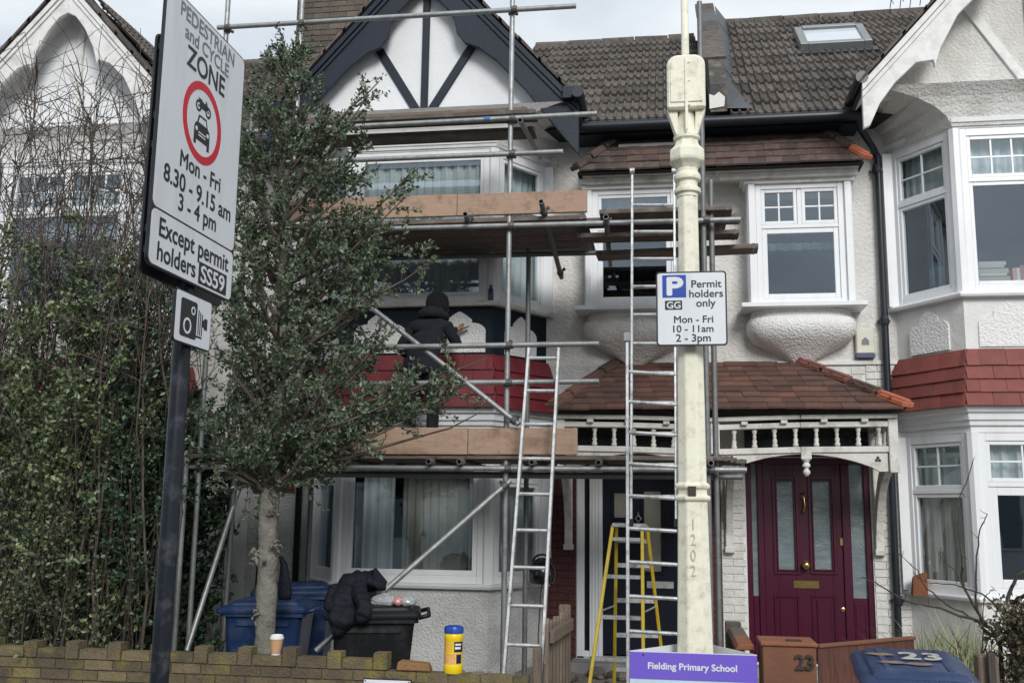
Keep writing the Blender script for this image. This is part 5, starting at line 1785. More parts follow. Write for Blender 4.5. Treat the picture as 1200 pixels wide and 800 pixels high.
# camera plate
k0, k1, k2, k3 = px_on(M, 206, 334), px_on(M, 248.5, 355), px_on(M, 245.5, 414), px_on(M, 203.5, 398)
cx0, cx1 = (k0[0] + k3[0]) / 2, (k1[0] + k2[0]) / 2
cz0, cz1 = (k2[1] + k3[1]) / 2, (k0[1] + k1[1]) / 2 - .002
cz1 = min(cz1, zlo - .004)
plate(zs_, M, rrect(cx0, cx1, cz0, cz1, .02), -.014, 0, 'camera_plate', 'sign_black', bevel=.002)
plate(zs_, M, rrect(cx0 + .008, cx1 - .008, cz0 + .008, cz1 - .008, .015), -.004, .0015, 'face', 'sign_white')
cw, chh = cx1 - cx0, cz1 - cz0
oo = (cx0, cz0)
def cs(poly, m='sign_ink', d1=.0027, nm='camera_symbol'):
    plate(zs_, M, [(cx0 + x * cw, cz0 + y * chh) for x, y in poly], .001, d1, nm, m)
cs([(x, y) for x, y in rrect(.14, .58, .14, .86, .05)])
for (qx, qy, r0, r1) in ((.33, .36, .075, .105), (.47, .68, .035, .055)):
    disc_ring(r0 * cw, r1 * cw, cx0 + qx * cw, cz0 + qy * chh, .002, .0036, 'symbol_detail', 'sign_white', 24)
for k, xx in enumerate((.62, .67, .72)):
    cs([(xx, .26), (xx + .022, .26), (xx + .022, .74 - .03 * k), (xx, .74 - .03 * k)])
cs([(.58, .20), (.74, .20), (.74, .24), (.58, .24)])
cs([(.74, .44), (.79, .44), (.79, .40), (.88, .40), (.88, .62), (.79, .62), (.79, .58), (.74, .58)])
# ------------------------------------------------------------------ wheelie bins
def rr3(w, d, r, z, cy=0, n=4):
    return [V(x, y + cy, z) for x, y in rrect(-w / 2, w / 2, -d / 2, d / 2, r, n)]


def wheelie(loc, yaw, m, label, group=None, number=None, scale=1.0, slope=0.02):
    th = thing('wheelie_bin', label, 'bin', loc, group)
    M = Matrix.Translation(Vector(loc)) @ Matrix.Rotation(yaw, 4, 'Z') @ Matrix.Diagonal((scale, scale, scale, 1))
    mb = MB(M)
    mb.loft([rr3(.40, .46, .05, .03, -.02), rr3(.46, .54, .05, .35, -.01), rr3(.52, .63, .05, .93), rr3(.53, .64, .05, .955), rr3(.58, .70, .05, .96), rr3(.58, .70, .05, .995), rr3(.54, .66, .05, .996)], True)
    mb.build('body', m, th, smooth=True, autos=32)
    for s in (-1, 1):
        mb = MB(M); mb.box(s * .27 - .012, -.28, .60, s * .27 + .012, .28, .64) if False else mb.box(s * .255 - .01, -.22, .88, s * .255 + .016, .22, .93)
        mb.build('side_rib', m, th, bevel=.006)
    ML = M @ Matrix(((1, 0, 0, 0), (0, 1, 0, 0), (0, slope, 1, slope * .12), (0, 0, 0, 1)))      # lid falls towards the front
    mb = MB(ML)
    mb.loft([rr3(.60, .74, .05, .985, -.005), rr3(.61, .755, .055, 1.0, -.008), rr3(.605, .75, .055, 1.022, -.008), rr3(.57, .70, .06, 1.040), rr3(.50, .60, .05, 1.046), rr3(.48, .57, .05, 1.066, .0), rr3(.44, .52, .06, 1.078, .0)], True)
    lid = mb.build('lid', m, th, smooth=True, autos=28)
    for s in (-1, 0, 1):
        mb = MB(ML); mb.box(s * .16 - .02, -.24, 1.070, s * .16 + .02, .24, 1.084) if s else mb.box(-.09, -.385, 1.0, .09, -.36, 1.03)
        mb.build('lid_ridge', m, lid, bevel=.006)
    mb = MB(M); mb.tube([(-.27, .35, 1.0), (-.27, .43, 1.02), (.27, .43, 1.02), (.27, .35, 1.0)], .017, 8); mb.build('handle', m, th, smooth=True)
    mb = MB(M); mb.tube([(-.24, .24, .10), (.24, .24, .10)], .012, 8); mb.build('axle', 'galv_dark', th)
    for s in (-1, 1):
        mb = MB(M @ Matrix.Translation(V(s * .255, .24, .10)) @ Matrix.Rotation(R(90), 4, 'Y')); mb.lathe([(.03, -.025), (.09, -.025), (.1, -.015), (.1, .015), (.09, .025), (.03, .025)], (0, 0, 0), 18); mb.build('wheel', 'rubber', th, smooth=True, autos=40)
    if number:
        lettering(number[0], .22, ML @ Matrix.Translation(V(-.01, .05, 1.0865)), 'lid_paint_white', lid, bold=.008, name='painted_number')
        lettering(number[1], .22, ML @ Matrix.Translation(V(.11, .05, 1.0865)), 'lid_paint_white', lid, bold=.008, name='painted_number')
        for k in range(3):
            cx, cy = (-.16, -.12, .02)[k], (.08, -.10, -.12)[k]
            pts = [(cx + (.05 + .04 * random.random()) * math.cos(t), cy + (.018 + .02 * random.random()) * math.sin(t)) for t in [R(30 * i) for i in range(12)]]
            mb = MB(ML); mb.prism(pts, (0, 0, 1.0845), (1, 0, 0), (0, 1, 0), (0, 0, .0012)); mb.build('paint_smear', 'lid_paint_ochre', lid)
    return th, M


b3 = P(1070, 778, 6.02)
wheelie((b3.x, 6.02, 0.005), R(-4), 'bin_blue', 'blue wheelie bin with painted house number on its lid', 'wheelie bins', ('2', '3'), 0.985, .10)
bk = P(440, 705, 8.15)
tb, MBK = wheelie((bk.x, 8.15, garden_z(bk.x, 8.15)), R(-76), 'bin_black', 'black wheelie bin with a jacket thrown over its lid', 'wheelie bins')
q = P(318, 705, 8.35); wheelie((q.x, 8.35, garden_z(q.x, 8.35)), R(-82), 'bin_blue', 'blue wheelie bin standing just behind the tree trunk', 'wheelie bins')
q = P(352, 700, 9.05); wheelie((q.x - .05, 9.05, garden_z(q.x, 9.05) - .0), R(-70), 'bin_blue', 'blue wheelie bin between the black bin and the bay window', 'wheelie bins')

# jacket thrown over the black bin
jk = thing('jacket', 'dark quilted jacket thrown over the black wheelie bin', 'jacket', (bk.x - .2, 8.0, 1.1))
def drape(path, wid, thk, name, quilt=.09, n=18, sd=0):
    pts = [Vector(p) for p in path]
    # resample
    segs = []
    for i in range(len(pts) - 1):
        for k in range(12):
            segs.append(pts[i].lerp(pts[i + 1], k / 12))
    segs.append(pts[-1])
    m_ = MB()
    rings = []
    s = 0
    for i, p in enumerate(segs):
        if i:
            s += (p - segs[i - 1]).length
        dd = (segs[min(i + 1, len(segs) - 1)] - segs[max(i - 1, 0)]).normalized()
        side = V(1, .15, 0)
        side = (side - dd * side.dot(dd)).normalized()
        nn = dd.cross(side)
        t = i / (len(segs) - 1)
        puff = .60 + .40 * abs(math.sin(math.pi * s / quilt)) ** .5
        end = min(1, .35 + 4 * min(t, 1 - t))
        ww, tt = wid * end * (1 + .2 * mnoise.noise(V(s * 5, sd, 1))), thk * puff * end
        rings.append([p + side * (ww * math.cos(a) * (1 + .12 * mnoise.noise(V(math.cos(a) * 2, s * 7, sd)))) + nn * (tt * math.sin(a) * (1 + .5 * mnoise.noise(V(math.sin(a) * 3 + sd, math.cos(a) * 3, s * 6)) + .35 * mnoise.noise(V(math.sin(a) * 7 + sd, math.cos(a) * 7, s * 17)))) for a in [2 * math.pi * k / n for k in range(n)]])
    m_.loft(rings, True)
    return m_.build(name, 'jacket', jk, smooth=True)
def J(px, py, y): return P(px, py, y)
drape([J(452, 686, 8.15), J(432, 678, 8.12), J(412, 682, 8.02), J(404, 700, 7.90), J(401, 722, 7.80), J(394, 744, 7.80)], .108, .07, 'jacket_body')
drape([J(418, 678, 8.02), J(422, 696, 7.86), J(428, 712, 7.78), J(421, 730, 7.76)], .062, .055, 'sleeve', .07, 12, 3)
drape([J(395, 684, 8.0), J(388, 700, 7.9), J(386, 716, 7.82)], .055, .05, 'sleeve', .07, 12, 6)
drape([J(428, 679, 8.02), J(441, 684, 8.02), J(452, 690, 8.05)], .035, .03, 'collar', .05, 12, 9)
# rubbish bag on the black bin
zl = 1.085 + garden_z(bk.x, 8.15)
rb = thing('plastic_bag', 'crumpled clear plastic packaging with red packets on the black bin lid', 'plastic bag', (bk.x + .15, 8.1, zl))
def crumple(c, rx, ry, rz, name, m, sd, parent):
    mb_ = MB()
    rings = []
    for i in range(1, 8):
        th_ = math.pi * i / 8
        rings.append([V(c[0] + rx * math.sin(th_) * math.cos(a) * (1 + .5 * mnoise.noise(V(math.cos(a) * 3 + sd, math.sin(a) * 3, i))), c[1] + ry * math.sin(th_) * math.sin(a), max(zl - .002, c[2] + rz * math.cos(th_) * (1 + .6 * mnoise.noise(V(math.cos(a) * 4, math.sin(a) * 4 + sd, i * .7))))) for a in [2 * math.pi * k / 12 for k in range(12)]])
    mb_.loft(rings, True)
    mb_.build(name, m, parent)
crumple((bk.x + .12, 8.05, zl + .03), .13, .07, .05, 'film', 'plastic_film', 1, rb)
crumple((bk.x + .30, 8.05, zl + .03), .07, .06, .04, 'film', 'plastic_film', 5, rb)
crumple((bk.x + .22, 8.02, zl + .03), .05, .05, .035, 'packet', 'packet_red', 9, rb)
# grey folder/box behind the jacket
q = P(430, 672, 8.3)
cb = MB(); cb.box(q.x - .08, 8.28, zl - .004, q.x + .10, 8.36, q.z + .01); tag(cb.build('storage_box', 'galv_dark', bevel=.006), 'small grey box standing behind the jacket on the black bin', 'box')

# cup and tub on the garden wall
c = P(323.5, 765, WY + .05)
c.z = .822
cup = thing('coffee_cup', 'brown paper coffee cup with white lid on the garden wall', 'cup', (c.x, WY + .05, c.z))
mb = MB(); mb.lathe([(.032, 0), (.033, .003), (.046, .112), (.047, .115)], c, 20); mb.build('cup_body', 'cup_kraft', cup, smooth=True, autos=40)
mb = MB(); mb.lathe([(.0495, .108), (.051, .112), (.050, .122), (.046, .124), (.044, .136), (.041, .138), (.039, .132)], c, 20); mb.build('cup_lid', 'cup_white', cup, smooth=True, autos=35)
mb = MB(); mb.lathe([(.033, -.0), (.034, .012)], c, 20); mb.build('cup_base', 'cup_white', cup)
c = P(531, 784, WY + .05)
c.z = .744
tub = thing('wipes_tub', 'yellow cleaning wipes tub with blue lid on the garden wall', 'tub', (c.x, WY + .05, c.z))
r0 = .066
mb = MB(); mb.lathe([(r0 * .94, 0), (r0, .006), (r0, .055), (r0 * .97, .06), (r0 * .97, .225), (r0, .23), (r0, .258), (r0 * .9, .268)], c, 28); mb.build('tub_body', 'tub_yellow', tub, smooth=True, autos=35)
mb = MB(); mb.lathe([(r0 * .92, .266), (r0 * 1.02, .270), (r0 * 1.02, .300), (r0 * .95, .312), (r0 * .75, .316), (.03, .318)], c, 28); mb.build('tub_lid', 'tub_blue', tub, smooth=True, autos=35)
def curved(a0, a1, z0, z1, m, nm, rr=r0 * .98):
    mb_ = MB()
    n_ = 8
    mb_.loft([[V(c.x + rr * math.sin(a), c.y - rr * math.cos(a), c.z + z) for a in [R(a0 + (a1 - a0) * k / n_) for k in range(n_ + 1)]] for z in (z0, z1)], False, closed=False)
    mb_.build(nm, m, tub, smooth=True)
curved(15, 80, .145, .215, 'tub_navy', 'label_patch')
curved(20, 60, .165, .180, 'cup_white', 'label_text', r0 * .99)
curved(22, 64, .190, .202, 'cup_white', 'label_text', r0 * .99)
curved(-75, 70, .065, .135, 'tub_orange', 'label_picture')
for k in range(5):
    curved(-70, 5, .150 + k * .014, .156 + k * .014, 'tub_orange', 'label_line')
curved(30, 66, .07, .13, 'tub_navy', 'label_patch', r0 * .99)

# ------------------------------------------------------------------ open picket gate, posts
pg = thing('picket_gate', 'weathered wooden picket gate standing open beside the garden wall', 'gate', (-.85, 7.6, 0))
gx = P(641, 760, 7.35).x
for k in range(7):
    y = 7.38 + k * .135
    zt = P(645, 727, 7.4).z + (-.01 if k else .0) - .012 * (k % 2)
    mb = MB(); mb.add([(gx + .01 * k - .011, y - .04, .06), (gx + .01 * k + .011, y - .04, .06), (gx + .01 * k + .011, y + .04, .06), (gx + .01 * k - .011, y + .04, .06),
                       (gx + .01 * k - .011, y - .04, zt - .02), (gx + .01 * k + .011, y - .04, zt - .02), (gx + .01 * k + .011, y + .04, zt - .02), (gx + .01 * k - .011, y + .04, zt - .02),
                       (gx + .01 * k - .011, y, zt + .02), (gx + .01 * k + .011, y, zt + .02)], [(0, 3, 2, 1), (0, 1, 5, 4), (2, 3, 7, 6), (0, 4, 8, 7, 3), (1, 2, 6, 9, 5), (4, 5, 9, 8), (6, 7, 8, 9)])
    mb.build('picket', 'wood_grey', pg)
for zz in (.30, .98):
    mb = MB(); mb.beam((gx + .03, 7.36, zz), (gx + .09, 8.24, zz), .03, .09); mb.build('gate_rail', 'wood_grey', pg, bevel=.004)
q = P(662, 708, 8.32)
mb = MB(); mb.box(q.x - .045, 8.27, .02, q.x + .045, 8.36, q.z); mb.build('gate_post', 'wood_grey', pg, bevel=.006)
q = P(630, 758, 7.2)
mb = MB(); mb.box(q.x - .03, 7.16, 0, q.x + .03, 7.24, q.z); tag(mb.build('timber_post', 'wood_grey', bevel=.006), 'short wooden post at the end of the garden wall', 'post')

# boundary to the next garden: timber fence with coping, numbered box post, rusted panel
bf = thing('boundary_fence', 'low timber boundary fence with terracotta coping beside the navy door path', 'fence', (.5, 7.8, 0))
for k in range(7):
    y = 7.25 + k * .155
    mb = MB(); mb.box(.455, y, .03, .485, y + .148, .94); mb.build('fence_board', 'wood_dark', bf, bevel=.003)
mb = MB(); mb.box(.41, 8.30, .03, .53, 8.42, 1.02); mb.build('fence_post', 'wood_dark', bf, bevel=.006)
for k, (y0, y1) in enumerate(((7.25, 7.75), (7.755, 8.33))):
    mb = MB(); mb.add([(.42, y0, .945), (.56, y0, .945), (.56, y1, .945), (.42, y1, .945), (.44, y0, .985), (.54, y0, .985), (.54, y1, .985), (.44, y1, .985)], MB.BOXF); mb.build('coping', 'terracotta' if k == 0 else 'wood_grey', bf, bevel=.006)
x0, x1, z0, z1 = pr(894, 757, 957, 800, 7.05)
np_ = thing('number_post', 'rust brown metal box post carrying house number 23', 'post', ((x0 + x1) / 2, 7.2, 0))
mb = MB(); mb.box(x0, 7.05, 0, x1, 7.38, z1); mb.build('post_box', 'corten', np_, bevel=.006)
mb = MB(); mb.box(x0 - .012, 7.035, z1, x1 + .012, 7.395, z1 + .025); mb.build('post_cap', 'terracotta', np_, bevel=.006)
mb = MB(); q = P(930, 752.5, 7.15); mb.box(q.x - .05, 7.12, z1 + .025, q.x + .05, 7.17, z1 + .034); mb.build('cap_fitting', 'number_metal', np_, bevel=.003)
M = basis(V(x0, 7.05, 0), V(1, 0, 0), Z, V(0, -1, 0))
a, b = px_on(M, 932, 776), px_on(M, 953, 776)
lettering('23', 1, M @ Matrix.Translation(V((a[0] + b[0]) / 2, a[1], .010)), 'number_metal', np_, fit=b[0] - a[0], bold=.03, ext=.008, name='house_number')
p0, p1 = P(957, 758, 7.3), P(1071, 749, 7.9)
mb = MB(); mb.add([(p0.x, 7.25, 0), (p1.x, 7.9, 0), (p1.x, 7.93, 0), (p0.x, 7.28, 0), (p0.x, 7.25, p0.z), (p1.x, 7.9, p1.z), (p1.x, 7.93, p1.z), (p0.x, 7.28, p0.z)], MB.BOXF)
rp__ = thing('metal_fence', 'streaked rusty metal fence panel running back from the numbered post', 'fence', (p0.x, 7.3, 0))
mb.build('panel', 'corten_streak', rp__)
mb = MB(); mb.beam(V(p0.x, 7.265, p0.z + .012), V(p1.x, 7.915, p1.z + .012), .05, .022); mb.build('top_rail', 'corten', rp__, bevel=.004)
q = P(1178, 755, 6.6); mb = MB(); mb.box(q.x - .06, 6.95, 0, q.x + .06, 7.07, 1.0); tag(mb.build('timber_post', 'wood_grey', bevel=.01), 'thick wooden post below the ivy stump', 'post')
q = P(1162, 765, 6.9); mb = MB(); mb.box(q.x - .022, 6.9, 0, q.x + .022, 6.94, q.z); tag(mb.build('timber_post', 'wood_dark', bevel=.004), 'thin dark wooden stake beside the blue numbered bin', 'post')

# helmet-like site radio on the bay sill, cable, dark cloth behind the trunk
q = P(627, 684, 9.75)
hx = thing('work_lamp', 'round black plastic work lamp on the ground floor sill behind the ladder', 'lamp', (q.x, 10.15, 1.15))
mb = MB(); mb.lathe([(.10, 1.152), (.125, 1.17), (.135, 1.24), (.125, 1.31), (.09, 1.37), (.04, 1.40), (.01, 1.405)], V(q.x + .02, 10.12, 0), 20); mb.build('lamp_body', 'helmet', hx, smooth=True)
mb = MB(); mb.tube([V(q.x + .02 + .09 * math.cos(t), 10.12, 1.36 + .075 * math.sin(t)) for t in [R(15 * k) for k in range(13)]], .010, 6); mb.build('handle', 'rubber', hx)
mb = MB(); mb.tube([V(q.x + .04, 9.98, 1.16), V(q.x + .05, 9.80, 1.1), V(q.x + .04, 9.7, .7), V(q.x + .06, 9.65, .3)], .006, 6); mb.build('cable', 'cable', hx)
q = P(333, 652, 7.75)
cl = MB()
cl.loft([[V(q.x + dx + wv * math.cos(a), 7.78 + .03 * math.sin(a), q.z + dz) for a in [2 * math.pi * k / 10 for k in range(10)]] for dz, wv, dx in ((0, .012, -.04), (-.06, .03, -.01), (-.16, .045, .0), (-.28, .06, .01), (-.33, .05, .01))], True)
tag(cl.build('hanging_cloth', 'jacket', smooth=True), 'small black cloth bag hanging on the tree trunk', 'bag')

# rubble by the doorway
for k in range(16):
    px, yy = random.uniform(655, 742), random.uniform(9.6, 10.2)
    q = P(px, 770, yy)
    s = random.uniform(.04, .10)
    g = garden_z(q.x, yy)
    mb_ = MB()
    rings = []
    for i in range(1, 6):
        t = math.pi * i / 6
        rings.append([V(q.x + s * math.sin(t) * math.cos(a) * (1 + .5 * mnoise.noise(V(math.cos(a) * 2 + k, math.sin(a) * 2, i))), yy + s * math.sin(t) * math.sin(a), g + s * .45 + s * .6 * math.cos(t)) for a in [2 * math.pi * j / 7 for j in range(7)]])
    mb_.loft(rings, True)
    tag(mb_.build('rubble_stone', 'rubble'), 'lump of grey broken masonry on the ground before the navy door', 'rubble', 'rubble by the navy door')

# things on the upper bay sill of the white house
def onsill(px, py, y): return P(px, py, y)
bs_ = P(1165, 330, 10.12)
zsil = 4.045
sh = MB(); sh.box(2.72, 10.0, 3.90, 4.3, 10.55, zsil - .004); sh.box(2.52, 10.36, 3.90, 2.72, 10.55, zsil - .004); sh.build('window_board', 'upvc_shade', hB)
z = zsil + .002
for k, (wd, th_) in enumerate(((.34, .035), (.30, .045), (.27, .03), (.29, .05), (.25, .028), (.27, .04))):
    mb = MB(); mb.box(bs_.x - .17 + .01 * (k % 3), 10.05 + .01 * (k % 2), z, bs_.x - .17 + wd, 10.25, z + th_ - .002)
    tag(mb.build('book', 'book_a', bevel=.002), ('bottom', 'second lowest', 'third lowest', 'third highest', 'second highest', 'top')[k] + ' book of the flat pile on the bay window sill', 'book', 'books piled on the sill')
    z += th_
xx = P(1186, 330, 10.1).x
for k in range(6):
    t_ = random.uniform(.022, .04)
    mb = MB(); mb.box(xx, 10.06, zsil + .002, xx + t_ - .002, 10.22, zsil + .002 + random.uniform(.15, .19)); tag(mb.build('book', 'book_b' if k % 2 == 0 else 'book_a', bevel=.002), ('first', 'second', 'third', 'fourth', 'fifth', 'sixth')[k] + ' upright book from the flat pile on the bay window sill', 'book', 'books standing on the sill')
    xx += t_
for i in range(2):
    for j in range(2):
        bx0, by0 = (2.60, 10.37) if i == 0 else (2.735, 10.20)
        mb = MB(); mb.box(bx0, by0, zsil + .002 + j * .13, bx0 + .115, by0 + .11, zsil + .13 + j * .13); tag(mb.build('storage_box', 'box_green', bevel=.004), ('lower', 'upper')[j] + ' dark green patterned box ' + ('nearest the downpipe in the angled bay window', 'beside the small cardboard box in the angled bay window')[i], 'box', 'green boxes in the bay')
mb = MB(); mb.box(2.79, 10.05, zsil + .002, 2.88, 10.13, zsil + .14); tag(mb.build('storage_box', 'box_card', bevel=.003), 'small tan cardboard box beside the green boxes', 'box')

# blue tin on the sill behind the worker
q = P(576, 348, 9.9)
tn = MB(); tn.lathe([(.026, 0), (.028, .005), (.028, .11), (.012, .135), (.012, .16)], V(q.x, 9.86, 3.942), 14); tag(tn.build('spray_can', 'alarm_base', smooth=True), 'small blue spray can on the upper bay sill beside the worker', 'can')

# ------------------------------------------------------------------ worker on the scaffold
def person():
    feet = zd + .022
    hp = P(503, 440, 9.30)
    X = hp.x - .07
    Y = 9.28
    J_ = {}
    def j(n, x, y, z, r, r2=None):
        h_ = z - feet + .045
        if h_ > 1.03 and n[0] not in 'fgt' and n[:2] not in ('hd', 'wr'):      # stoops and leans to the right
            x += (h_ - 1.03) * .10
            z -= (h_ - 1.03) * .13
            y += (h_ - 1.03) * .10
        J_[n] = (V(x, y, z), r, r2 or r)
    H0 = feet - .045
    j('pelvis', X, Y, H0 + .88, .165, .125)
    j('waist', X + .005, Y + .015, H0 + 1.03, .17, .125)
    j('chest', X + .015, Y + .05, H0 + 1.24, .19, .13)
    j('upper', X + .02, Y + .08, H0 + 1.36, .135, .10)
    j('neck', X + .03, Y + .10, H0 + 1.45, .062)
    j('head0', X + .035, Y + .125, H0 + 1.53, .082, .092)
    j('head1', X + .035, Y + .13, H0 + 1.61, .085, .098)
    j('head2', X + .035, Y + .125, H0 + 1.675, .06, .07)
    for s, nm in ((-1, 'l'), (1, 'r')):
        j('hip' + nm, X + s * .095, Y, H0 + .82, .092)
        j('knee' + nm, X + s * .11, Y + .05, H0 + .47, .062)
        j('calf' + nm, X + s * .112, Y + .02, H0 + .33, .058)
        j('ankle' + nm, X + s * .115, Y - .01, H0 + .085, .042)
        j('toe' + nm, X + s * .14, Y + .14, H0 + .045, .04, .034)
        j('sh' + nm, X + .02 + s * .165, Y + .075, H0 + 1.335, .075)
    j('elr', X + .30, Y + .17, H0 + 1.13, .052)
    hand = P(539, 386, 9.80)
    wr = V(hand.x - .05, 9.70, hand.z - .03)
    j('wrr', *wr, .036)
    j('hdr', hand.x - .01, 9.76, hand.z, .034, .022)
    j('ell', X - .27, Y + .10, H0 + 1.10, .054)
    j('wrl', X - .16, Y + .30, H0 + 1.02, .036)
    j('hdl', X - .12, Y + .36, H0 + 1.03, .034, .022)
    E_ = [('pelvis', 'waist'), ('waist', 'chest'), ('chest', 'upper'), ('upper', 'neck'), ('neck', 'head0'), ('head0', 'head1'), ('head1', 'head2')]
    for nm in 'lr':
        E_ += [('pelvis', 'hip' + nm), ('hip' + nm, 'knee' + nm), ('knee' + nm, 'calf' + nm), ('calf' + nm, 'ankle' + nm), ('ankle' + nm, 'toe' + nm), ('upper', 'sh' + nm), ('sh' + nm, 'el' + nm), ('el' + nm, 'wr' + nm), ('wr' + nm, 'hd' + nm)]
    # fingers
    for s, nm in ((1, 'r'), (-1, 'l')):
        h, _, _ = J_['hd' + nm]
        w, _, _ = J_['wr' + nm]
        d = (h - w).normalized()
        side = V(d.y, -d.x, 0).normalized()
        dn = d.cross(side)
        for i in range(4):
            o = side * ((i - 1.5) * .019)
            L = (.062, .072, .068, .054)[i]
            j('f%d%s' % (i, nm), *(h + d * .035 + o), .0095)
            j('g%d%s' % (i, nm), *(h + d * (.035 + L * .55) + o * 1.1 - dn * .012), .0085)
            j('t%d%s' % (i, nm), *(h + d * (.035 + L * .85) + o * 1.1 - dn * .034), .0075)
            E_ += [('hd' + nm, 'f%d%s' % (i, nm)), ('f%d%s' % (i, nm), 'g%d%s' % (i, nm)), ('g%d%s' % (i, nm), 't%d%s' % (i, nm))]
        j('th' + nm, *(h - d * .01 + side * (-.042)), .0105)
        j('tt' + nm, *(h + d * .03 + side * (-.055) - dn * .012), .0085)
        E_ += [('hd' + nm, 'th' + nm), ('th' + nm, 'tt' + nm)]
    names = list(J_)
    me = bpy.data.meshes.new('person_skel')
    me.from_pydata([J_[n][0] for n in names], [(names.index(a), names.index(b)) for a, b in E_], [])
    o = bpy.data.objects.new('person_skel', me)
    COL.objects.link(o)
    sk = o.modifiers.new('skin', 'SKIN')
    for i, n in enumerate(names):
        sv = me.skin_vertices[0].data[i]
        sv.radius = (J_[n][1], J_[n][2])
        sv.use_root = (n == 'pelvis')
    sk.use_smooth_shade = True
    ss = o.modifiers.new('sub', 'SUBSURF')
    ss.levels = 2
    ss.render_levels = 2
    dg = bpy.context.evaluated_depsgraph_get()
    bm_ = bpy.data.meshes.new_from_object(o.evaluated_get(dg))
    bpy.data.objects.remove(o)
    root = thing('person', 'person in dark hoodie and black beanie painting the bay from the scaffold', 'person', (X, Y, H0))
    bm_.transform(Matrix.Translation(-V(X, Y, H0)))
    bm_.materials.clear()
    for m_ in ('hoodie', 'trousers', 'skin', 'boots'):
        bm_.materials.append(MAT[m_])
    hr, hl = J_['hdr'][0] - V(X, Y, H0), J_['hdl'][0] - V(X, Y, H0)
    wr_, wl_ = J_['wrr'][0] - V(X, Y, H0), J_['wrl'][0] - V(X, Y, H0)
    for p in bm_.polygons:
        c = p.center
        mi = 0
        if c.z < .10:
            mi = 3
        elif c.z < .80:
            mi = 1
        if c.z > 1.475 or (c - hr).dot((hr - wr_).normalized()) > -.03 and (c - hr).length < .15 or (c - hl).dot((hl - wl_).normalized()) > -.03 and (c - hl).length < .15:
            mi = 2
        p.material_index = mi
        p.use_smooth = True
    # folds in the clothing
    for v in bm_.vertices:
        if v.co.z < 1.42:
            n_ = mnoise.noise(v.co * 9 + V(3, 1, 2)) * .012
            v.co += V(n_, n_ * .6, 0)
    body = bpy.data.objects.new('body', bm_)
    COL.objects.link(body)
    body.parent = root
    hc = J_['head1'][0]
    # beanie
    mb_ = MB()
    mb_.lathe([(.102, -.055), (.109, -.05), (.114, .0), (.114, .028), (.112, .045), (.100, .085), (.070, .118), (.03, .134), (.004, .137)], hc + V(0, -.004, -.005), 20)
    mb_.build('beanie', 'beanie', root, smooth=True)
    # hood lying on the shoulders
    mb_ = MB()
    nk = J_['neck'][0] + V(0, 0, .02)
    rings = []
    for k in range(13):
        t = R(-200 + 220 * k / 12)
        c_ = nk + V(.115 * math.cos(t), .10 * math.sin(t) - .01, -.01 - .03 * math.sin(t))
        rr_ = .038 + .022 * max(0, -math.sin(t))
        rad = V(math.cos(t), math.sin(t), 0)
        rings.append([c_ + rad * (rr_ * math.cos(a)) + Z * (rr_ * math.sin(a)) for a in [2 * math.pi * i / 10 for i in range(10)]])
    mb_.loft(rings, True)
    mb_.build('hood', 'hoodie', root, smooth=True)
    # face: nose, ears, eyes, mouth (turned to the wall)
    fd = V(-.25, .97, 0).normalized()
    fs = V(fd.y, -fd.x, 0)
    mb_ = MB(); nb = hc + fd * .085 + V(0, 0, -.03); mb_.tube([nb + V(0, 0, .035), nb + fd * .02, nb + fd * .012 + V(0, 0, -.012)], [.008, .014, .010], 8); mb_.build('nose', 'skin', root, smooth=True)
    for s in (-1, 1):
        e = hc + fs * s * .088 + V(0, -.005, -.045)
        mb_ = MB(); mb_.tube([e + V(0, 0, -.03), e + fs * s * .012, e + V(0, -.004, .03)], [.010, .014, .010], 8); mb_.build('ear', 'skin', root, smooth=True)
        e = hc + fs * s * .034 + fd * .082 + V(0, 0, -.012)
        mb_ = MB(); mb_.tube([e - fs * .012, e, e + fs * .012], [.004, .009, .004], 8); mb_.build('eye', 'cup_white', root, smooth=True)
    mb_ = MB(); q_ = hc + fd * .084 + V(0, 0, -.075); mb_.tube([q_ - fs * .022, q_ + fd * .006, q_ + fs * .022], [.004, .006, .004], 6); mb_.build('mouth', 'packet_red', root, smooth=True)
    # hoodie hem
    mb_ = MB()
    pv = J_['pelvis'][0]
    mb_.loft([[pv + V(.182 * math.cos(a) * s, .152 * math.sin(a) * s, dz) for a in [2 * math.pi * k / 20 for k in range(20)]] for dz, s in ((-.06, .97), (-.055, 1.02), (.0, 1.03), (.02, .99), (.1, .93))], False)
    mb_.build('hoodie_hem', 'hoodie', root, smooth=True)
    # paint brush
    h = J_['hdr'][0]
    br_ = thing('paint_brush', 'small paint brush held by the worker against the bay panel', 'brush', h)
    mb_ = MB(); mb_.tube([h + V(-.06, -.02, -.04), h + V(.02, .03, .0), h + V(.05, .05, .015)], [.007, .008, .012], 8); mb_.build('handle', 'board_new', br_, smooth=True)
    mb_ = MB(); mb_.beam(h + V(.05, .05, .015), h + V(.085, .075, .035), .04, .014); mb_.build('bristles', 'wood_dark', br_)


person()
# ------------------------------------------------------------------ vegetation
def rvec(s=1.0):
    return V(random.gauss(0, s), random.gauss(0, s), random.gauss(0, s))


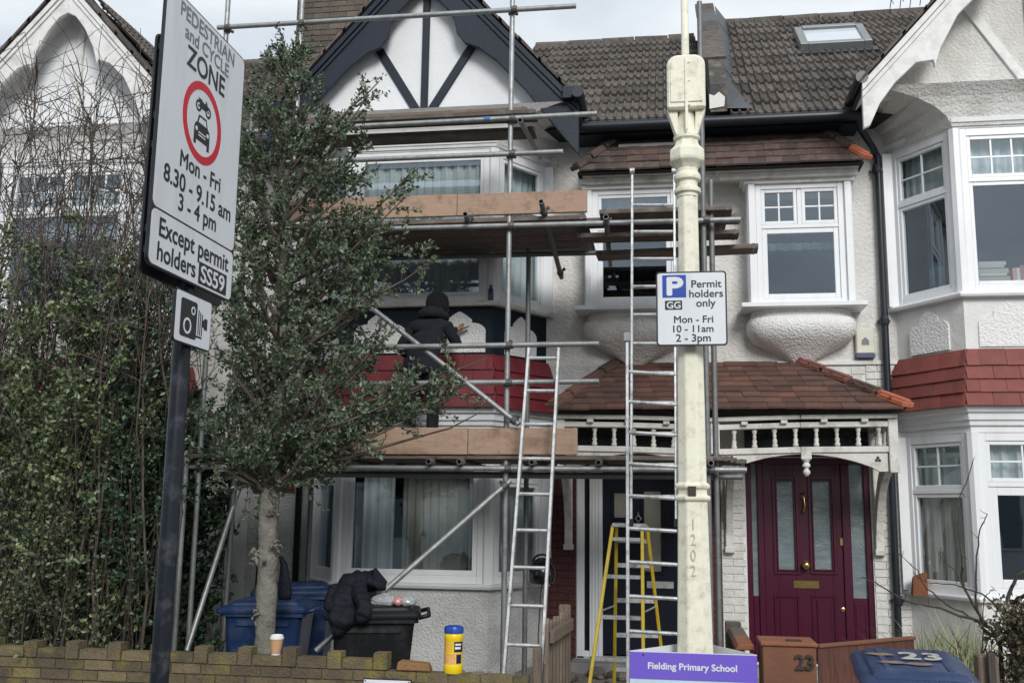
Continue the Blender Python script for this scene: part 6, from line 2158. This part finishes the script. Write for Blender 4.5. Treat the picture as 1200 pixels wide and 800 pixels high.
class Plant:
    def __init__(s):
        s.wood = MB()
        s.lc, s.ld = [], []

    def stick(s, pts, r0, r1, n=5):
        k = len(pts)
        s.wood.tube(pts, [r0 + (r1 - r0) * i / (k - 1) for i in range(k)], n, cap=False)

    def twig(s, p, d, L, r, leaves, spread=.5, bend=.12, wood_n=3, jitter=.012):
        pts = [p]
        dd = d.normalized()
        for i in range(3):
            dd = (dd + rvec(bend) + V(0, 0, .03)).normalized()
            pts.append(pts[-1] + dd * (L / 3))
        s.stick(pts, r, r * .45, wood_n)
        for k in range(leaves):
            t = random.uniform(.1, 1.05) * 3
            i = min(2, int(t))
            c = pts[i].lerp(pts[i + 1], t - i) + rvec(jitter)
            s.lc.append(c)
            s.ld.append((pts[i + 1] - pts[i]).normalized() * .7 + rvec(spread))
        return pts


# evergreen street-front tree ----------------------------------------------------
TY = 7.62
tree = thing('evergreen_tree', 'small evergreen tree with grey trunk and fine dark leaves behind the garden wall', 'tree', (P(310, 755, TY).x, TY, 0.02))
tp = Plant()
stem_px = [(311, 800), (311, 755), (312, 690), (314, 620), (317, 560), (323, 480), (328, 400), (331, 310), (335, 220), (340, 140), (346, 70), (350, 40)]
stem = [P(x, y, TY) for x, y in stem_px]
stem[0].z = 0.0
rad = [.092, .080, .074, .072, .070, .066, .052, .040, .030, .020, .012, .006]
mb = MB()
fine, fr_ = [], []
for i in range(len(stem) - 1):
    for k in range(6):
        t = k / 6
        c = stem[i].lerp(stem[i + 1], t)
        fine.append(c + V(.012 * mnoise.noise(c * 3), .012 * mnoise.noise(c * 3 + V(9, 0, 0)), 0)); fr_.append((rad[i] + (rad[i + 1] - rad[i]) * t) * (1 + .2 * mnoise.noise(c * 12)))
mb.tube(fine, fr_, 14)
for (px, py, s) in ((301, 652, .055), (323, 640, .04), (300, 720, .04), (318, 600, .035)):     # burrs on the bark
    q = P(px, py, TY - .07)
    for k in range(14):
        o = q + rvec(s * .5)
        mb.tube([o, o + rvec(s * .45)], [s * .35, s * .1], 5)
mb.build('trunk', 'bark', tree, smooth=True)
# crown envelope in pixels: y -> (left, right)
ENV = [(35, 335, 360), (70, 300, 372), (110, 280, 408), (150, 262, 432), (200, 235, 462), (260, 225, 488), (310, 222, 492), (360, 222, 478), (410, 220, 470), (450, 220, 500), (490, 226, 470), (530, 240, 410), (560, 262, 372)]
def env(py):
    for i in range(len(ENV) - 1):
        if ENV[i][0] <= py <= ENV[i + 1][0]:
            t = (py - ENV[i][0]) / (ENV[i + 1][0] - ENV[i][0])
            return ENV[i][1] + (ENV[i + 1][1] - ENV[i][1]) * t, ENV[i][2] + (ENV[i + 1][2] - ENV[i][2]) * t
    return None
def stem_at(z):
    for i in range(len(stem) - 1):
        if stem[i].z <= z <= stem[i + 1].z:
            t = (z - stem[i].z) / (stem[i + 1].z - stem[i].z)
            return stem[i].lerp(stem[i + 1], t), rad[i] + (rad[i + 1] - rad[i]) * t
    return stem[-1], .006
def limb(p0, r0, end, dense=1.0, leafy=True):
    mid = p0.lerp(end, .5) + V(0, 0, -.10 * (end - p0).length) + rvec(.05)
    pts = []
    for i in range(7):
        t = i / 6
        pts.append(p0 * (1 - t) ** 2 + mid * 2 * t * (1 - t) + end * t * t + rvec(.012 if 0 < i else 0))
    tp.stick(pts, r0, .004, 6)
    L = (end - p0).length
    n = int((4 + 9.5 * L) * dense)
    for k in range(n):
        t = random.uniform(.18, 1.0) ** .8
        f = t * 6
        i = min(5, int(f))
        c = pts[i].lerp(pts[i + 1], f - i)
        d = (pts[i + 1] - pts[i]).normalized() * .6 + rvec(.55) + V(0, 0, .25)
        tw = tp.twig(c, d, random.uniform(.14, .34) * (1.1 - .35 * t), .0042, random.randint(20, 36) if leafy else 2)
        if random.random() < .6:
            tp.twig(tw[2], (tw[3] - tw[2]).normalized() + rvec(.6), random.uniform(.08, .2), .003, random.randint(9, 17) if leafy else 1)
for k in range(100):
    py = 45 + (555 - 45) * ((k + .5) / 100) ** .92 + random.uniform(-10, 10)
    e = env(max(36, min(559, py)))
    cxp = (e[0] + e[1]) / 2
    hw = (e[1] - e[0]) / 2
    ang = k * 2.39996
    rr = random.uniform(.55, 1.0)
    q = P(cxp + hw * rr * math.cos(ang) * random.uniform(.9, 1.02), py, TY)
    wdt = (P(e[1], py, TY) - P(e[0], py, TY)).length / 2
    end = q + V(0, .80 * wdt * rr * math.sin(ang), 0)
    zst = end.z - random.uniform(.35, .75) * (.5 + wdt * rr)
    s0, r0 = stem_at(max(1.98, min(zst, 5.6)))
    limb(s0, min(.022, r0 * .5), end, dense=1.0 if py > 120 else .75)
for px, py, yy, zs0, dn, lf in ((536, 462, 7.45, 2.2, 1.1, 1), (520, 440, 7.6, 2.45, 1.2, 1), (505, 478, 7.4, 2.25, .9, 1), (490, 455, 7.3, 2.4, 1.1, 1), (565, 484, 7.5, 2.2, .12, 0), (572, 420, 7.55, 2.6, .22, 1),
                            (505, 305, 7.5, 3.1, .8, 1), (482, 205, 7.6, 3.7, .5, 1), (478, 230, 7.45, 3.6, .6, 1), (445, 95, 7.6, 4.6, .5, 1), (240, 480, 7.5, 2.2, .9, 1), (250, 540, 7.4, 2.0, .8, 1), (430, 118, 7.5, 4.4, .5, 1), (320, 120, 7.5, 4.4, .6, 1), (305, 90, 7.6, 4.6, .4, 1)):
    s0, r0 = stem_at(zs0)
    limb(s0, .02, P(px, py, yy), dn, bool(lf))
tp.wood.build('limbs', 'twig', tree, smooth=True, recalc=False)
leaf_mesh('crown', tp.lc, tp.ld, .037, 'leaf_oak', tree, wratio=.30)


# hedge and shrubs on the left ----------------------------------------------------
def shrub(name, label, cat, base_px, yr, py_top, py_bot, stems, wood_m, leaf_m, leaf_n, leaf_size, twigs, top_var=60, fan=.25, r=.010, lean=0.0, leaf_zone=(0, 1), group=None, twl=(.12, .4), grav=0.03, wratio=.32, spread=.55, leaf_lo=1, tr=.0034):
    xs = [P(base_px[0], 700, (yr[0] + yr[1]) / 2).x, P(base_px[1], 700, (yr[0] + yr[1]) / 2).x]
    root = thing(name, label, cat, ((xs[0] + xs[1]) / 2, (yr[0] + yr[1]) / 2, 0.02), group)
    pl_ = Plant()
    for k in range(stems):
        px = random.uniform(*base_px)
        y = random.uniform(*yr)
        top = P(px, py_top + abs(random.gauss(0, top_var)), y)
        x0 = P(px, 700, y).x
        b = V(x0 + random.uniform(-.1, .1), y, garden_z(x0, y))
        e = V(x0 + random.gauss(lean, fan), y + random.gauss(0, fan * .6), top.z)
        pts = []
        w1, w2 = rvec(.16), rvec(.15)
        n = 9
        for i in range(n + 1):
            t = i / n
            pts.append(b.lerp(e, t) + w1 * math.sin(math.pi * t) + w2 * math.sin(2 * math.pi * t) + rvec(.022) * (1 if i else 0))
        pl_.stick(pts, r * random.uniform(.6, 1.3), .0025, 5)
        zlo = P(px, py_bot, y).z
        for j in range(twigs):
            t = random.uniform(.08, 1.0)
            f = t * n
            i = min(n - 1, int(f))
            c = pts[i].lerp(pts[i + 1], f - i)
            if c.z < zlo:
                continue
            d = (pts[i + 1] - pts[i]).normalized() * .5 + rvec(.6) + V(0, 0, .2)
            lf = leaf_n if leaf_zone[0] <= t <= leaf_zone[1] else (leaf_lo if random.random() < .4 else 0)
            tw = pl_.twig(c, d, random.uniform(*twl), tr, int(lf * random.uniform(.6, 1.4)), spread=spread, bend=.2, jitter=.018)
            if random.random() < .7:
                pl_.twig(tw[random.choice((1, 2, 3))], rvec(1), random.uniform(*twl) * .6, tr * .65, int(lf * random.uniform(.3, .9)), spread=spread, bend=.25, jitter=.018)
    pl_.wood.build('stems', wood_m, root, smooth=True, recalc=False)
    if pl_.lc:
        leaf_mesh('foliage', pl_.lc, pl_.ld, leaf_size, leaf_m, root, wratio=wratio)
    return root


shrub('bare_shrub', 'tall bare twiggy shrub reaching up before the scalloped white gable', 'shrub', (-60, 175), (7.7, 8.8), 80, 480, 70, 'twig', 'leaf_brown', 0, .03, 36, top_var=80, fan=.34, r=.016, twl=(.25, .75), leaf_lo=3, tr=.0055)
shrub('olive_shrub', 'yellow green leafy shrub at the wall end below the bare twigs', 'shrub', (-70, 95), (7.5, 8.3), 250, 760, 36, 'twig_dark', 'leaf_privet', 22, .044, 18, top_var=85, fan=.24, leaf_zone=(.40, 1), r=.007)
shrub('privet_shrub', 'green shrub growing behind the zone sign post', 'shrub', (65, 165), (7.8, 8.4), 290, 760, 36, 'twig_dark', 'leaf_laurel', 22, .042, 20, top_var=75, fan=.22, leaf_zone=(.3, 1), r=.007)
shrub('laurel_shrub', 'dense dark green laurel beside the scaffold foot and zone post', 'shrub', (110, 225), (8.95, 9.5), 450, 800, 40, 'twig_dark', 'leaf_laurel', 24, .06, 26, top_var=60, fan=.12, leaf_zone=(.03, 1), twl=(.1, .32))
shrub('brown_hedge', 'brown half dead hedge of dense stems behind the garden wall', 'hedge', (-70, 120), (7.4, 7.9), 440, 800, 42, 'twig_dark', 'leaf_privet', 7, .04, 24, top_var=80, fan=.22, leaf_zone=(.1, 1), twl=(.15, .45))
shrub('dark_shrub', 'dark shaded evergreen mass against the neighbouring house wall', 'shrub', (-60, 150), (8.7, 9.6), 430, 800, 24, 'twig_dark', 'leaf_laurel', 18, .06, 18, top_var=60, fan=.16, leaf_zone=(0, 1), twl=(.15, .4))

# bare branching shrub, grass tuft and ivy stump on the right
bt = thing('bare_shrub', 'sparse bare branches growing from the ivy stump before the white bay', 'shrub', (P(1175, 700, 7.3).x, 7.3, .05))
bp = Plant()
def branch(pxs, y0, y1, r0, r1):
    pts = [P(x, y, y0 + (y1 - y0) * i / (len(pxs) - 1)) for i, (x, y) in enumerate(pxs)]
    out = []
    for i in range(len(pts) - 1):
        for k in range(4):
            out.append(pts[i].lerp(pts[i + 1], k / 4) + rvec(.004))
    out.append(pts[-1])
    bp.stick(out, r0, r1, 6)
    for k in range(len(out)):
        if random.random() < .5:
            bp.twig(out[k], rvec(1) + V(0, 0, .6), random.uniform(.02, .07), .003, 0)
branch([(1172, 755), (1160, 735), (1148, 722), (1128, 685), (1126, 640), (1122, 590), (1140, 540)], 7.3, 7.5, .012, .003)
branch([(1172, 755), (1145, 728), (1100, 712), (1060, 704), (1030, 685), (1010, 675)], 7.3, 7.2, .011, .003)
branch([(1172, 745), (1150, 728), (1143, 700), (1144, 660), (1148, 620), (1157, 602)], 7.35, 7.4, .010, .003)
branch([(1145, 728), (1110, 708), (1085, 690), (1075, 668), (1050, 648)], 7.3, 7.2, .007, .002)
branch([(1175, 715), (1150, 695), (1120, 685), (1090, 683), (1075, 675)], 7.3, 7.4, .007, .002)
branch([(1180, 705), (1184, 690), (1190, 678), (1200, 668), (1215, 650)], 7.2, 7.1, .014, .006)
branch([(1186, 705), (1200, 697), (1220, 685)], 7.2, 7.0, .016, .008)
branch([(1135, 700), (1120, 670), (1105, 655), (1100, 648)], 7.3, 7.4, .005, .002)
branch([(1130, 690), (1128, 650), (1124, 610)], 7.35, 7.5, .006, .002)
branch([(1160, 745), (1150, 770), (1153, 700), (1165, 690)], 7.3, 7.3, .005, .002)
bp.stick([V(P(1175, 755, 7.3).x, 7.3, .03), P(1174, 790, 7.3), P(1172, 750, 7.3)], .02, .013, 6)
bp.wood.build('branches', 'twig_dark', bt, smooth=True, recalc=False)
iv = thing('ivy_stump', 'clump of dry brown ivy on a stump by the wooden post', 'ivy', (P(1192, 740, 7.05).x, 7.1, .03))
ip = Plant()
for k in range(300):
    q = P(random.gauss(1195, 11), random.uniform(715, 800) if k % 3 else random.uniform(722, 755), 7.05 + random.uniform(-.1, .25))
    ip.twig(q, rvec(1) + V(0, -.4, .3), random.uniform(.05, .15), .004, 7)
ip.stick([V(P(1195, 750, 7.15).x, 7.15, .02), P(1195, 735, 7.15)], .06, .04, 8)
ip.wood.build('stems', 'twig_dark', iv, smooth=True, recalc=False)
leaf_mesh('foliage', ip.lc, ip.ld, .035, 'leaf_brown', iv)
gr = thing('grass_tuft', 'pale ornamental grass tuft under the white bay window', 'grass', (P(1100, 750, 9.0).x, 9.0, .1))
gm = MB()
for k in range(900):
    q = P(random.uniform(1078, 1155), 770, random.uniform(8.4, 9.3))
    b = V(q.x, q.y, garden_z(q.x, q.y))
    d = V(random.gauss(0, .2), random.gauss(0, .2), 1)
    L = random.uniform(.45, 1.15)
    wv = V(random.uniform(-1, 1), random.uniform(-1, 1), 0).normalized() * .0065
    p1, p2 = b + d * L * .6, b + d * L * .85 + V(d.x * .5, d.y * .5, -.02)
    gm.add([b - wv, b + wv, p1 - wv, p1 + wv, p2], [(0, 1, 3, 2), (2, 3, 4)])
gm.build('blades', 'grass_pale', gr, recalc=False)
# low weeds in the garden
print('leaves', len(tp.lc))
